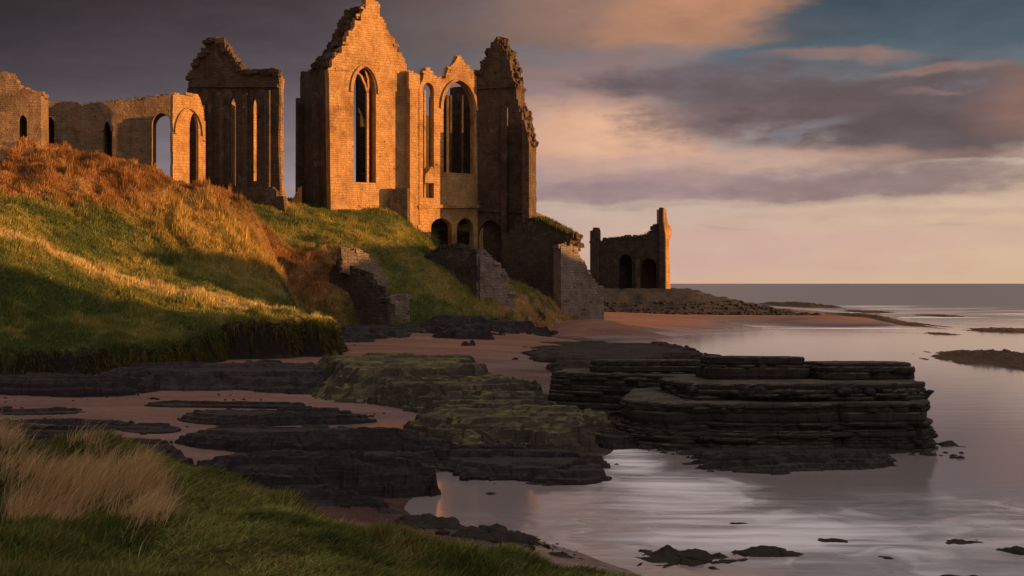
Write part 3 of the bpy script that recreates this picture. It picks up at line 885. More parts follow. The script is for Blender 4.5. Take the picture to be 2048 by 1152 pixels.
def moulding(acc, pl, path, w=0.35, proj=0.3, d0=0.0):
    """a square moulding following a path on the wall face"""
    n = len(path)
    rings = []
    for i, p in enumerate(path):
        a = path[max(0, i - 1)]; b = path[min(n - 1, i + 1)]
        tx, tz = b[0] - a[0], b[1] - a[1]; l = math.hypot(tx, tz) or 1; nx, nz = -tz / l, tx / l
        rings.append([pl.P(p[0] + nx * w / 2, p[1] + nz * w / 2, d0), pl.P(p[0] + nx * w / 2, p[1] + nz * w / 2, d0 - proj), pl.P(p[0] - nx * w / 2, p[1] - nz * w / 2, d0 - proj), pl.P(p[0] - nx * w / 2, p[1] - nz * w / 2, d0)])
    s = 0
    for i in range(n - 1):
        l = (rings[i + 1][0] - rings[i][0]).length
        for k in range(4):
            j = (k + 1) % 4
            acc.face([rings[i][k], rings[i][j], rings[i + 1][j], rings[i + 1][k]], [(s, k * .3), (s, k * .3 + .3), (s + l, k * .3 + .3), (s + l, k * .3)])
        s += l
    for r in (rings[0], rings[-1]): acc.face(r, [(0, 0), (0, .3), (.3, .3), (.3, 0)])


def arch_of(op): return op[2:]          # the curved upper edge of a lancet outline


def wall(name, pl, px_outline, parent, mat, th=1.2, d0=0.0, holes=(), step=0.6, amp=0.22, rubble=0, mould=(), rs=(0.35, 0.95)):
    acc = Acc()
    P = pl.pts(px_outline)
    slab(acc, pl, rag(P, step, amp), holes, th, d0)
    if rubble:
        E = [p for p in P if len(p) > 2 and p[2]]
        idx = [i for i, p in enumerate(P) if len(p) > 2 and p[2]]
        run = []
        for i in idx:
            if abs(P[(i + 1) % len(P)][1] - P[i][1]) > 5 * abs(P[(i + 1) % len(P)][0] - P[i][0]): continue
            run.append((P[i][:2], P[(i + 1) % len(P)][:2]))
        tot = sum(math.hypot(b[0] - a[0], b[1] - a[1]) for a, b in run) or 1
        for a, b in run:
            l = math.hypot(b[0] - a[0], b[1] - a[1])
            rubble_edge(acc, pl, [a, b], th, int(rubble * l / tot + 0.5), d0, *rs)
    for mpath, w, pr in mould: moulding(acc, pl, mpath, w, pr, d0)
    return acc.build(name, mat, parent)


def block(name, pl, u0, u1, z0, z1, d_front, d_back, parent, mat, rubble=0):
    acc = Acc()
    slab(acc, pl, rag([(u0, z0), (u1, z0, 0), (u1, z1, 1), (u0, z1, 0)], 0.7, 0.15), (), d_back - d_front, d_front)
    if rubble: rubble_edge(acc, pl, [(u0, z1), (u1, z1)], d_back - d_front, rubble, d_front, 0.3, 0.8)
    return acc.build(name, mat, parent)


# ---- main abbey
A1 = Plane(660, 185, 30)
abbey = empty('abbey_ruin', at(760, 430, 188), 'tall roofless abbey church with a sunlit gable and big lancet window', 'abbey')
win = lancet_px(A1, 707, 752, 365, 190, 135)
gab_px = [(662, 440), (840, 450), (840, 150), (815, 140, 1), (803, 105, 1), (790, 84, 1), (776, 60, 1), (765, 34, 1), (755, 8, 1), (745, -6, 0), (738, -4, 1), (722, 28, 1), (704, 62, 1), (690, 92, 1), (668, 117, 0), (664, 121, 0), (664, 133, 0), (656, 140, 0), (658, 150, 0)]
hoodp = [(u, z) for u, z in arch_of(win)]
hm = [(p[0] + (p[0] - (win[0][0] + win[1][0]) / 2) * 0.22, p[1] + 0.35) for p in hoodp]
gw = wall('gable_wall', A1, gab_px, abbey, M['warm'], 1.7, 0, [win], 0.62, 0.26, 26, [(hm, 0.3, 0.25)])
# string course and corner roll
acc = Acc(); moulding(acc, A1, [A1.uv(655, 139), A1.uv(700, 139)], 0.35, 0.3); acc.build('string_course', M['warm'], gw)
# gable mass running back (its broken roof slope)
Ab = A1.moved(1.7)
acc = Acc()
ped = A1.pts([(664, 133), (815, 140), (803, 105, 1), (790, 84, 1), (776, 60, 1), (765, 34, 1), (755, 10, 1), (740, 8, 1), (722, 34, 1), (704, 66, 1), (690, 96, 1), (668, 119)])
slab(acc, A1, rag(ped, 0.7, 0.35), (), 6.5, 1.72)
pe = [p[:2] for p in ped]
rubble_edge(acc, A1, pe[2:], 6.3, 240, 1.9, 0.5, 1.7, 0.1)
acc.build('roof_stub', M['brown'], abbey)
# left flank
C0 = A1.P(0, 0)
A2 = Plane.thru((A1.o.x, A1.o.y), 30 - 90)   # normal faces left-front; t points towards the camera side
fl = []
acc = Acc()
zt = A1.uv(660, 122)[1]; zb = 14.0
A2b = Plane.thru((A1.o - A1.n * 13.3)[:], -60)
slab(acc, A2b, rag([(0, zb), (13.3 - 1.72, zb), (13.3 - 1.72, zt + .3, 1), (6, zt - 0.2, 1), (0, zt - 0.4, 0)], 0.7, 0.3), (), 1.6, 0.0)
rubble_edge(acc, A2b, [(0, zt - .3), (11.5, zt)], 1.6, 30, 0, 0.4, 1.1)
for u in (0.2, 7.5):
    slab(acc, A2b, [(u, zb), (u + 1.4, zb), (u + 1.4, zt - 5), (u + 0.2, zt - 4)], (), 0.9, -0.9)
acc.build('flank_wall', M['brown'], abbey)
# back wall with a lancet that shows sky
A3 = A1.moved(13.3)
bo = lancet_px(A3, 705, 717, 364, 170, 150)
u0 = A3.uv(600, 400)[0]
acc = Acc(); zt2 = A3.uv(660, 120)[1]
slab(acc, A3, rag(A3.pts([(606, 440), (790, 440), (790, 150, 1), (606, 142)]), .7, .2), [bo], 1.2)
acc.build('rear_wall', M['shadestone'], abbey)
for xa, xb, ya in ((820, 852, 230), (858, 893, 190), (900, 941, 172), (947, 1000, 170)):
    A3p = Plane.thru(A3.P(A3.uv(xa, 300)[0], 0)[:2], -22); acc = Acc(); slab(acc, A3p, rag(A3p.pts([(xa, 460), (xb, 460), (xb, ya, 1), (xa, ya + 4)]), .6, .15), (), 1.2); acc.build('rear_pier', M['shadestone'], abbey)
# window stonework
acc = Acc(); um, zs_ = A1.uv(737.5, 365); _, zsp = A1.uv(737, 185)
acc.box(A1.P(um, (zs_ + zsp) / 2, 0.55), 0.34, 0.5, zsp - zs_, Matrix.Rotation(math.radians(30), 3, 'Z'))
acc.build('mullion', M['warm'], gw)
acc = Acc(); cu = (win[0][0] + win[1][0]) / 2; ww = win[1][0] - win[0][0]; zap = A1.uv(730, 135)[1]
y_l = [(um, zsp), (um - ww * .10, zsp + 1.2), (um - ww * .28, zsp + 2.6), (um - .52 * ww, zsp + 3.3)]
y_r = [(um, zsp), (um + .04 * ww, zsp + 1.0), (um + .02 * ww, zsp + 2.2), (um - .10 * ww, zsp + 3.6)]
moulding(acc, A1, y_l, 0.28, 0.35, 0.75); moulding(acc, A1, y_r, 0.28, 0.35, 0.75)
acc.build('tracery', M['warm'], gw)
# buttress right of the gable
ub0, _ = A1.uv(806, 300)
zB = A1.uv(815, 150)[1]
acc = Acc()
pb = A1.moved(-1.7)
ua, _ = pb.uv(820, 300); ub, _ = pb.uv(834, 300)
slab(acc, pb, rag([(ua, 12), (ub, 12), (ub, pb.uv(827, 178)[1], 1), (ua, pb.uv(820, 178)[1])], .7, .1), (), 1.7, 0)
slab(acc, pb, rag([(ua - .05, pb.uv(820, 178)[1] + .01), (ub - .35, pb.uv(820, 178)[1] + .01), (ub - .45, pb.uv(825, 140)[1], 1), (ua - .05, pb.uv(820, 142)[1])], .5, .2), (), 2.4, .3)
rubble_edge(acc, pb, [(ua, pb.uv(820, 141)[1]), (ub - .4, pb.uv(820, 141)[1])], 2.2, 8, .5, .3, .7)
acc.build('buttress', M['warm'], abbey)
# low pier at the gable's foot
pp = A1.moved(-1.2)
acc = Acc(); pu0, _ = pp.uv(779, 400); pu1, _ = pp.uv(812, 400)
slab(acc, Plane.thru(pp.P(pu0, 0)[:2], -10), rag([(0, 14), (2.9, 14), (2.9, pp.uv(800, 380)[1], 1), (0.9, pp.uv(790, 374)[1], 1), (0, pp.uv(780, 384)[1])], .5, .15), (), 1.5, 0)
acc.build('pier', M['brown'], abbey)
# right bay with the big traceried window
w1 = lancet_px(A1, 887, 949, 346, 222, 162)
w2 = lancet_px(A1, 846, 868, 396, 180, 165)
bay_px = [(836, 530), (1000, 610), (1000, 150), (972, 150, 1), (955, 152, 1), (944, 138, 1), (928, 126, 1), (922, 110, 0), (917, 112, 1), (910, 124, 1), (900, 134, 1), (892, 150, 1), (886, 166, 1), (881, 152, 1), (872, 158, 1), (866, 142, 1), (852, 136, 1), (846, 160, 0), (836, 178, 0)]
a1 = lancet_px(A1, 862, 904, 492, 456, 436, n=6); a2 = lancet_px(A1, 914, 947, 515, 458, 436, n=6); a3 = lancet_px(A1, 953, 1004, 515, 465, 440, n=6)
bm = [(p[0], p[1]) for p in arch_of(w1)]
bm2 = [(p[0] + (p[0] - (w1[0][0] + w1[1][0]) / 2) * 0.14, p[1] + 0.25) for p in bm]
# the arch head is cracked open at the top: outline runs just outside the window arch
holes = [w1, w2, a1, a2]
bw_ = wall('bay_wall', A1, bay_px, abbey, M['warm'], 1.5, 0, holes, 0.5, 0.25, 24, [(bm2, .35, .3)])
acc = Acc(); moulding(acc, A1, [A1.uv(836, 413), A1.uv(1000, 413)], .5, .35); acc.build('string_course', M['warm'], bw_)
acc = Acc(); slab(acc, A1, [A1.uv(838, 560), A1.uv(1004, 640), A1.uv(1004, 425), A1.uv(838, 425)], (), .8, 4.5); acc.build('arch_shade', M['shadestone'], abbey)  # dark sheet behind the arches, its colour standing in for deep shade
acc = Acc()
for x in (853, 0):
    if x:
        u, z0 = A1.uv(x, 396); _, z1 = A1.uv(x, 180)
        acc.box(A1.P(u, (z0 + z1) / 2, .7), .28, .4, z1 - z0, Matrix.Rotation(math.radians(30), 3, 'Z'))
acc.build('mullion', M['warm'], bw_)
for xx in (905, 928):
    acc = Acc(); u, z0 = A1.uv(xx, 346); _, z1 = A1.uv(xx, 190)
    acc.box(A1.P(u, (z0 + z1) / 2, .7), .30, .45, z1 - z0, Matrix.Rotation(math.radians(30), 3, 'Z')); acc.build('mullion', M['brown'], bw_)
# finial stub in the slit window
acc = Acc()
fp = A1.moved(-.25)
slab(acc, fp, rag(fp.pts([(850, 366), (868, 366), (868, 340, 1), (864, 332, 1), (858, 340, 1), (851, 350)]), .3, .1), (), .9); acc.build('finial', M['warm'], bw_)
# turret in front, turned away from the sun; its right side catches the light
Pt = A1.P(A1.uv(953, 300)[0], 0)
T1 = Plane.thru(Pt[:2], -16.5)
tur_px = [(958, 620), (1058, 620), (1056, 430, 1), (1056, 296, 0), (1058, 275, 0), (1050, 262, 1), (1044, 232, 1), (1036, 210, 1), (1032, 178, 0), (1037, 170, 0), (1026, 160, 1), (1020, 130, 1), (1014, 110, 1), (1003, 90, 1), (994, 72, 0), (986, 84, 1), (976, 102, 1), (968, 122, 1), (956, 144, 1), (953, 160, 1), (955, 300, 0)]
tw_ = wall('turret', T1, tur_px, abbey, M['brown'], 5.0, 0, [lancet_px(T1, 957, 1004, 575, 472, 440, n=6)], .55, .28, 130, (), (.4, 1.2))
for (xa, xb, ya, yb, pr) in ((1002, 1014, 600, 215, .7), (1042, 1056, 600, 300, .5)):
    acc = Acc(); q = T1.moved(-pr); u_a, _ = q.uv(xa, 300); u_b, _ = q.uv(xb, 300)
    slab(acc, q, rag([(u_a, 3), (u_b, 3), (u_b, q.uv(xb, yb)[1], 1), (u_a, q.uv(xa, yb - 8)[1])], .5, .1), (), pr); acc.build('pilaster', M['brown'], tw_)
acc = Acc(); slab(acc, T1.moved(0.9), [T1.uv(950, 640), T1.uv(1020, 640), T1.uv(1020, 425), T1.uv(950, 425)], (), .3, 0); acc.build('arch_shade', M['shadestone'], abbey)  # dark sheet set inside the turret arch as painted shade
acc = Acc(); moulding(acc, T1, [T1.uv(956, 176), T1.uv(1032, 172)], .4, .35); acc.build('string_course', M['brown'], tw_)
acc = Acc(); moulding(acc, T1, [T1.uv(956, 420), T1.uv(1056, 424)], .45, .35); acc.build('string_course', M['brown'], tw_)
# deep fin added at the turret's corner to shade the bay's right half
acc = Acc(); q = T1.moved(-4.2); u_a, _ = q.uv(1044, 300); u_b, _ = q.uv(1058, 300)
slab(acc, q, rag([(u_a, 4), (u_b, 4), (u_b, q.uv(1058, 285)[1], 0), (u_a + .3, q.uv(1050, 238)[1], 1), (u_a, q.uv(1044, 240)[1])], .5, .15), (), 4.2)
rubble_edge(acc, q, [(u_a, q.uv(1050, 240)[1]), (u_b, q.uv(1058, 285)[1])], 4.2, 26, 0, .4, 1.0)
acc.build('buttress', M['brown'], abbey)

# ---- transept ruin
T2 = Plane(470, 180, -20)
trans = empty('transept_ruin', at(470, 410, 180), 'dark roofless transept with a pointed broken gable and two sunlit slit windows', 'abbey transept')
tw = [lancet_px(T2, 458, 471, 372, 215, 194), lancet_px(T2, 503, 513, 362, 215, 194)]
tr_px = [(372, 430), (562, 440), (557, 300, 1), (557, 150, 1), (548, 140, 1), (520, 141, 1), (482, 144, 1), (474, 128, 1), (460, 108, 1), (448, 92, 1), (440, 82, 1), (430, 75, 1), (416, 82, 1), (411, 102, 1), (396, 120, 1), (384, 142, 1), (378, 160, 1), (374, 185, 1), (376, 260, 0)]
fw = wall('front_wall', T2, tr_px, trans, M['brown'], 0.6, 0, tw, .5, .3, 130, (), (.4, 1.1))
for xa, xb, yt in ((415, 423, 180), (438, 446, 190), (484, 494, 185), (528, 538, 180)):
    acc = Acc(); q = T2.moved(-.6); u_a, _ = q.uv(xa, 300); u_b, _ = q.uv(xb, 300)
    slab(acc, q, rag([(u_a, 15), (u_b, 15), (u_b, q.uv(xb, yt)[1], 1), (u_a, q.uv(xa, yt + 6)[1])], .5, .1), (), .6); acc.build('pilaster', M['brown'], fw)
acc = Acc(); q = T2.moved(-.9)
slab(acc, q, rag(q.pts([(400, 440), (572, 440), (566, 392, 1), (545, 376, 1), (470, 374, 1), (400, 372)]), .6, .1), (), .9)
acc.build('plinth', M['brown'], fw)
acc = Acc(); moulding(acc, T2, [T2.uv(380, 172), T2.uv(557, 172)], .45, .4); acc.build('string_course', M['brown'], fw)
acc = Acc(); q = Plane(553, 178.3, 14)
slab(acc, q, rag(q.pts([(553, 440), (584, 440), (581, 410), (572, 395), (568, 370), (567, 190, 1), (569, 165, 1), (562, 145, 1), (553, 143)]), .5, .1), (), 1.6)
rubble_edge(acc, q, [q.uv(554, 146), q.uv(562, 150)], 1.6, 7, 0, .3, .7)
acc.build('corner_buttress', M['warm'], trans)
for xx, wd in ((465.5, 1.2), (511, 0.8)):  # piers added behind the slits so they show sunlit stone
    q = T2.moved(2.6); u_a, _ = q.uv(xx, 300)
    pier = Plane.thru(q.P(u_a, 0)[:2], 48); acc = Acc(); slab(acc, pier, rag([(-wd / 2, 17), (wd / 2, 17), (wd / 2, 35.5, 1), (-wd / 2, 35.8)], .5, .08), (), 1.0); acc.build('rear_pier', M['warm'], trans)
# low stub between transept and gable
stub = empty('wall_stub', at(592, 412, 186), 'small knee high heap of masonry between transept and gable', 'wall')
acc = Acc(); q = Plane(590, 186, 10)
slab(acc, q, rag(q.pts([(582, 425), (604, 425), (604, 372, 1), (595, 376, 1), (590, 390, 1), (583, 402)]), .4, .15), (), 1.2); acc.build('rubble_core', M['brown'], stub)

# ---- cloister wall with openings
W1 = Plane(220, 187, 3)
clo = empty('arcade_wall', at(220, 340, 187), 'long broken arcade wall with a pointed doorway and an open arch showing sky', 'wall')
ho = [lancet_px(W1, 303, 342, 372, 250, 226), lancet_px(W1, 206, 224, 360, 262, 240), lancet_px(W1, 92, 108, 400, 248, 234)]
wall('arcade', W1, [(60, 440), (420, 440), (420, 192), (350, 188, 1), (300, 194, 1), (255, 199, 1), (200, 206, 1), (165, 212, 0), (154, 205, 1), (82, 204, 1), (60, 204)], clo, M['ochre'], 3.0, 0, ho, .55, .2, 60,
     [([(p[0], p[1]) for p in arch_of(ho[1])], .4, .25)])
acc = Acc(); slab(acc, W1, [W1.uv(60, 420), W1.uv(250, 420), W1.uv(250, 225), W1.uv(60, 225)], (), .5, 3.3); acc.build('recess_shade', M['shadestone'], clo)  # dark sheet behind the openings, standing in for recess shade

# ---- lit archway in front of it
W2 = Plane(345, 177, 32)
arc = empty('stone_archway', at(378, 390, 177), 'sunlit orange archway with narrow pointed opening beside the dark transept', 'archway')
ah = [lancet_px(W2, 379, 397, 400, 262, 226)]
cu0, cz0 = W2.uv(352, 268); cu1, cz1 = W2.uv(407, 268); _, cza = W2.uv(380, 216)
wall('arch_wall', W2, [(346, 420), (411, 425), (411, 242, 1), (406, 214, 1), (400, 196, 1), (396, 189, 1), (346, 190, 1)], arc, M['warm'], 1.3, 0, ah, .5, .12, 8,
     [([(p[0], p[1]) for p in arch_of(lancet(cu0, cu1, cz0 - 2, cz0, cza))], .35, .25)])

# ---- ruined tower far left
W3 = Plane(40, 176, 8)
tow = empty('tower_stump', at(40, 320, 176), 'broad rough tower stump with dark slit window at far left of the ruins', 'tower')
wall('tower_wall', W3, [(-120, 420), (84, 420), (82, 205, 1), (80, 184, 1), (46, 179, 1), (22, 158, 1), (14, 146, 1), (-30, 140, 1), (-120, 150, 1)], tow, M['ochre'], 4.5, 0, [lancet_px(W3, 37, 54, 300, 245, 230)], .5, .3, 80)
acc = Acc(); slab(acc, W3, [W3.uv(25, 320), W3.uv(65, 320), W3.uv(65, 220), W3.uv(25, 220)], (), .5, 2.2); acc.build('window_back', M['shadestone'], tow)

# ---- stair-stepped wall below the turret
wr = empty('buttress_wall', at(1130, 610, 190), 'massive ruined wall stepping down from the turret to the sand', 'ruined wall')
D4 = Plane(1060, 188, -22)
wall('dark_face', D4, [(1005, 640), (1128, 640), (1126, 500, 1), (1140, 486, 1), (1142, 472, 1), (1120, 462, 1), (1092, 446, 1), (1070, 438, 1), (1040, 446, 1), (1005, 470)], wr, M['shadestone'], 5, 0, (), .6, .3, 90, (), (.5, 1.4))
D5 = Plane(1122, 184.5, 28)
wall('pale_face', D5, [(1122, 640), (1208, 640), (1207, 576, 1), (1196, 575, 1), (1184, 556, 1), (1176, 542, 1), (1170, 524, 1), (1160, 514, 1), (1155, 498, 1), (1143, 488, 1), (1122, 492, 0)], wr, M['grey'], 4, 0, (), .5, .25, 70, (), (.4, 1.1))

# ---- two broken walls on the slope
b1 = empty('broken_wall', at(740, 630, 150), 'broken grey wall stepping down the green slope, nearer the grassy bluff', 'ruined wall')
D6 = Plane(690, 150, -28)
wall('dark_face', D6, [(655, 640), (778, 660), (775, 608, 1), (758, 590, 1), (738, 560, 1), (712, 538, 1), (690, 520, 1), (684, 500, 1), (660, 545, 1)], b1, M['shadestone'], 1.6, 0, (), .45, .25, 40, (), (.3, .8))
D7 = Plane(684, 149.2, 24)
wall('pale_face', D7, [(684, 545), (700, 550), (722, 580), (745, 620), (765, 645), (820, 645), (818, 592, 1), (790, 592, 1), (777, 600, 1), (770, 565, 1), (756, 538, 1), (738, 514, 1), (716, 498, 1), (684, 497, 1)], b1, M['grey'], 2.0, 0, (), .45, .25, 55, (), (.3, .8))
b2 = empty('broken_wall', at(970, 590, 172), 'broken grey wall with a square stub end under the turret arcade', 'ruined wall')
D8 = Plane(900, 171, -25)
wall('dark_face', D8, [(850, 560), (960, 620), (958, 512, 1), (935, 498, 1), (905, 490, 1), (870, 500, 1), (855, 512, 1)], b2, M['shadestone'], 1.6, 0, (), .5, .25, 40, (), (.35, .9))
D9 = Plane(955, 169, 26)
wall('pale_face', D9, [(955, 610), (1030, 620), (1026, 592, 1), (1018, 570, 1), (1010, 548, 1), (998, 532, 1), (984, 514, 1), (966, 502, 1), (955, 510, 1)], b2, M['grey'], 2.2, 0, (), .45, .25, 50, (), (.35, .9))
acc = Acc(); q = D9.moved(-.3); u_a, _ = q.uv(960, 560); u_b, _ = q.uv(972, 560)
slab(acc, q, rag([(u_a, 2), (u_b, 2), (u_b, q.uv(970, 524)[1], 1), (u_a, q.uv(962, 520)[1])], .5, .1), (), .6); acc.build('pilaster', M['grey'], b2)

# ---- castle on the headland
K1 = Plane(1260, 280, -14)
cas = empty('castle_ruin', at(1260, 578, 280), 'small square castle ruin with one tall chimney on the rocky point', 'castle')
kh = [lancet_px(K1, 1238, 1264, 580, 525, 508, n=6), lancet_px(K1, 1282, 1313, 580, 535, 516, n=6)]
cw = wall('castle_wall', K1, [(1180, 600), (1326, 600), (1326, 470), (1322, 446, 0), (1312, 448, 1), (1304, 464, 1), (1290, 474, 1), (1266, 472, 1), (1240, 476, 1), (1215, 478, 1), (1198, 484, 1), (1180, 484)], cas, M['shadestone'], 2.4, 0, kh, .6, .3, 60, (), (.4, 1.3))
acc = Acc(); slab(acc, K1, [K1.uv(1225, 598), K1.uv(1320, 598), K1.uv(1320, 495), K1.uv(1225, 495)], (), .6, 3.6); acc.build('inner_wall', M['shadestone'], cas)
acc = Acc(); q = K1.moved(-.6)
slab(acc, q, rag(q.pts([(1180, 600), (1198, 600), (1197, 462, 1), (1195, 455, 1), (1186, 455, 1), (1185, 461), (1180, 461)]), .6, .12), (), 3); acc.build('corner_turret', M['shadestone'], cas)
acc = Acc(); q = K1.moved(-.5)
slab(acc, q, rag(q.pts([(1318, 600), (1331, 600), (1330, 470, 0), (1326, 440, 0), (1326, 415, 1), (1318, 415)]), .6, .12), (), 3.6)
acc.build('chimney', M['brown'], cas)
acc = Acc(); q = Plane(1328, 279, 32)
slab(acc, q, rag(q.pts([(1328, 600), (1342, 600), (1338, 482, 0), (1343, 470, 1), (1344, 458, 1), (1335, 446, 1), (1333, 418, 1), (1327, 418)]), .6, .2), (), 2.5); acc.build('chimney_breast', M['warm'], cas)
acc = Acc(); q = K1.moved(-.5)
slab(acc, q, rag(q.pts([(1270, 600), (1281, 600), (1280, 515, 1), (1271, 520)]), .6, .12), (), .5); acc.build('pilaster', M['brown'], cw)


def turf_cap(pl, line, th, n, parent, hh=0.5):
    L = np.array([pl.uv(*p) for p in line]); t = np.sort(rng.random(n)) * (len(L) - 1)
    u = np.interp(t, np.arange(len(L)), L[:, 0]); z = np.interp(t, np.arange(len(L)), L[:, 1])
    d = rng.uniform(-0.15, th, n)
    P = np.stack([pl.o.x + pl.t.x * u - pl.n.x * d, pl.o.y + pl.t.y * u - pl.n.y * d, z - 0.1 + 0.15 * rng.normal(0, 1, n)], 1)
    c = np.array((0.075, 0.085, 0.028)) * rng.uniform(0.5, 1.6, (n, 1))
    ln = rng.normal(0, 0.22, (n, 3)); ln[:, 2] = -0.25 * rng.random(n)
    blades('turf_cap', P, rng.uniform(0.4, 1.2, n) * hh, rng.uniform(0.08, 0.16, n), ln, c, M['blade'], 0, parent)


turf_cap(D4, [(1062, 440), (1080, 440), (1100, 450), (1122, 462), (1140, 474)], 5.0, 3500, wr, 0.7)
turf_cap(K1, [(1200, 483), (1220, 477), (1245, 475), (1275, 473), (1300, 467)], 2.2, 900, cas, 0.5)
turf_cap(W1, [(160, 208), (210, 204), (260, 198), (300, 194)], 3.0, 500, clo, 0.4)
turf_cap(D8, [(862, 506), (880, 497), (905, 491), (935, 498)], 1.6, 900, b2, 0.5)

# headland rock under the castle
def point_rock():
    xs = np.arange(10, 92, 0.6); ys = np.arange(240, 330, 0.6); X, Y = np.meshgrid(xs, ys)
    pxv = X / Y * F + CX
    top = np.interp(pxv, [1000, 1150, 1380, 1420, 1480, 1530, 1600, 1680], [6.6, 6.6, 6.6, 5.2, 3.6, 2.2, 0.9, -1.5])
    front = smooth(252, 274, Y + 0.0 * X) * smooth(330, 300, Y)
    Z = -1.2 + (top + 1.2) * front
    st = Z * 1.3; Z = (np.floor(st) + smooth(0.2, 0.8, st - np.floor(st))) / 1.3
    Z += 0.5 * fbm(X * 0.3, Y * 0.3, 111, 4) * smooth(-1, 1, Z)
    tag(link('rocky_point', grid_mesh('rocky_point', X, Y, Z), M['rock']), kind='structure')
    return X, Y, Z


PX_, PY_, PZ_ = point_rock()


def icos():
    import bmesh
    bm = bmesh.new(); bmesh.ops.create_icosphere(bm, subdivisions=1, radius=1)
    v = np.array([x.co[:] for x in bm.verts]); f = np.array([[q.index for q in p.verts] for p in bm.faces]); bm.free(); return v, f


IV, IF = icos()


def scatter_rocks(name, P, S, mat, label, cat):
    V = []; L = []
    n = len(P)
    V = IV[None] * S[:, None, None] * rng.uniform(0.6, 1.35, (n, 1, 3)) * rng.uniform(0.8, 1.2, (n, len(IV), 1))
    V[..., 2] *= 0.6
    V = V + P[:, None]
    Fc = (IF[None] + np.arange(n)[:, None, None] * len(IV)).reshape(-1, 3)
    o = link(name, big_mesh(name, V.reshape(-1, 3), Fc.ravel(), np.arange(len(Fc)) * 3, np.full(len(Fc), 3), None, False), mat)
    return tag(o, label, cat, kind='stuff')


n = 6000
rx = rng.uniform(14, 75, n); ry = rng.uniform(246, 276, n)
pxv = rx / ry * F + CX
ok = (pxv > 1170) & (pxv < 1640) & (ry > 251 + 6 * smooth(1200, 1600, pxv))
rx, ry = rx[ok], ry[ok]
ix = ((rx - 10) / 0.6).astype(int); iy = ((ry - 240) / 0.6).astype(int)
rz = np.maximum(PZ_[iy, ix], beach_z(rx, ry))
ok = (rz < 4.2 - 1.5 * rng.random(len(rz)))
rx, ry, rz = rx[ok], ry[ok], rz[ok]
scatter_rocks('rubble', np.stack([rx, ry, rz + .1], 1), 0.08 + 0.6 * rng.random(len(rx)) ** 4, M['rubble'], 'purple grey boulder rubble along the foreshore below the castle', 'rubble')


# pebbles and wrack strewn between the ledges
def stones():
    n = 2600
    px = rng.uniform(-40, 1250, n); py = rng.uniform(770, 1090, n)
    D = 7.5 * F / (py - CY); x = (px - CX) / F * D; y = D
    ok = rng.random(n) < smooth(0.0, 0.45, fbm(x * 0.25, y * 0.2, 131, 3))
    x, y = x[ok], y[ok]
    scatter_rocks('beach_stones', np.stack([x, y, beach_z(x, y) + 0.01], 1), 0.03 + 0.20 * rng.random(len(x)) ** 4, M['weed'], 'small dark stones and weed strewn on the sand between the ledges', 'stones')


stones()


# ------------------------------------------------------------------ layered rocks
def resample(poly, step):
    out = []
    n = len(poly)
    for i in range(n):
        a = np.array(poly[i]); b = np.array(poly[(i + 1) % n]); k = max(1, int(np.linalg.norm(b - a) / step))
        for j in range(k): out.append(a + (b - a) * j / k)
    P = np.array(out)
    for _ in range(1): P = 0.25 * np.roll(P, 1, 0) + 0.5 * P + 0.25 * np.roll(P, -1, 0)
    return P


def strata(acc, poly, z0, z1, nl, inset=lambda k: 0.0, block=0.22, wav=0.5, dip=(0, 0), step=0.4, seed=0, jag=0.12, thick_var=0.5):
    """a pile of bedded rock layers: every bed has its own broken outline"""
    r = np.random.default_rng(seed)
    P = resample(poly, step); n = len(P); c = P.mean(0)
    T = np.roll(P, -1, 0) - np.roll(P, 1, 0); T /= np.linalg.norm(T, axis=1, keepdims=True) + 1e-9
    Nn = np.stack([T[:, 1], -T[:, 0]], 1)
    area = 0.5 * np.sum(P[:, 0] * np.roll(P[:, 1], -1) - np.roll(P[:, 0], -1) * P[:, 1])
    if area < 0: Nn = -Nn
    s = np.arange(n) * step
    hs = np.exp(np.clip(r.normal(0, thick_var * 0.6, nl), -0.75, 0.75)); hs = np.cumsum(np.concatenate([[0], hs])); hs = z0 + (z1 - z0) * hs / hs[-1]
    joints = [(int(r.integers(6, n - 6)), int(r.integers(1, 3)), r.uniform(.12, .35)) for _ in range(max(3, n // 14))]
    for k in range(nl):
        off = np.zeros(n); i = 0
        while i < n:
            l = int(r.uniform(0.6, 3.2) / step) + 1; off[i:i + l] = r.uniform(-block, block); i += l
        off += wav * fbm(s * 0.16 + k * 0.35, np.full(n, seed * 3.1 + k * 0.23), seed + 5, 3)
        off += jag * r.normal(0, 0.5, n) + r.normal(0, 0.045)
        for jp, jw, jd in joints:
            if r.random() < 0.6: off[jp:jp + jw] -= jd
        blend = np.minimum(1, np.minimum(np.arange(n), n - 1 - np.arange(n)) / 5.0); off *= blend
        ins = inset(k)
        R = P + Nn * (off - ins)[:, None]
        tz = dip[0] * (R[:, 0] - c[0]) + dip[1] * (R[:, 1] - c[1])
        za, zb = hs[k] - 0.06, hs[k + 1]
        h = zb - za; bv = min(0.07, h * 0.25)
        rings = [(R - Nn * min(.10, h * .3), za + tz), (R, za + h * 0.35 + tz), (R + Nn * r.normal(0, .03, n)[:, None], zb - bv + tz), (R - Nn * bv, zb + tz + r.normal(0, .012, n))]
        base = len(acc.v)
        for q, zz in rings:
            acc.v += [(q[i, 0], q[i, 1], zz[i]) for i in range(n)]; acc.uv += [(0, 0)] * n
        for a in range(3):
            for i in range(n):
                j = (i + 1) % n
                acc.f.append((base + a * n + i, base + a * n + j, base + (a + 1) * n + j, base + (a + 1) * n + i))
        # cap: fill with a few inner rings so the bed surface can undulate
        q, zz = rings[3]
        tri = tessellate_polygon([[Vector((x[0], x[1], 0)) for x in q]])
        for t in tri: acc.f.append(tuple(base + 3 * n + i for i in t))


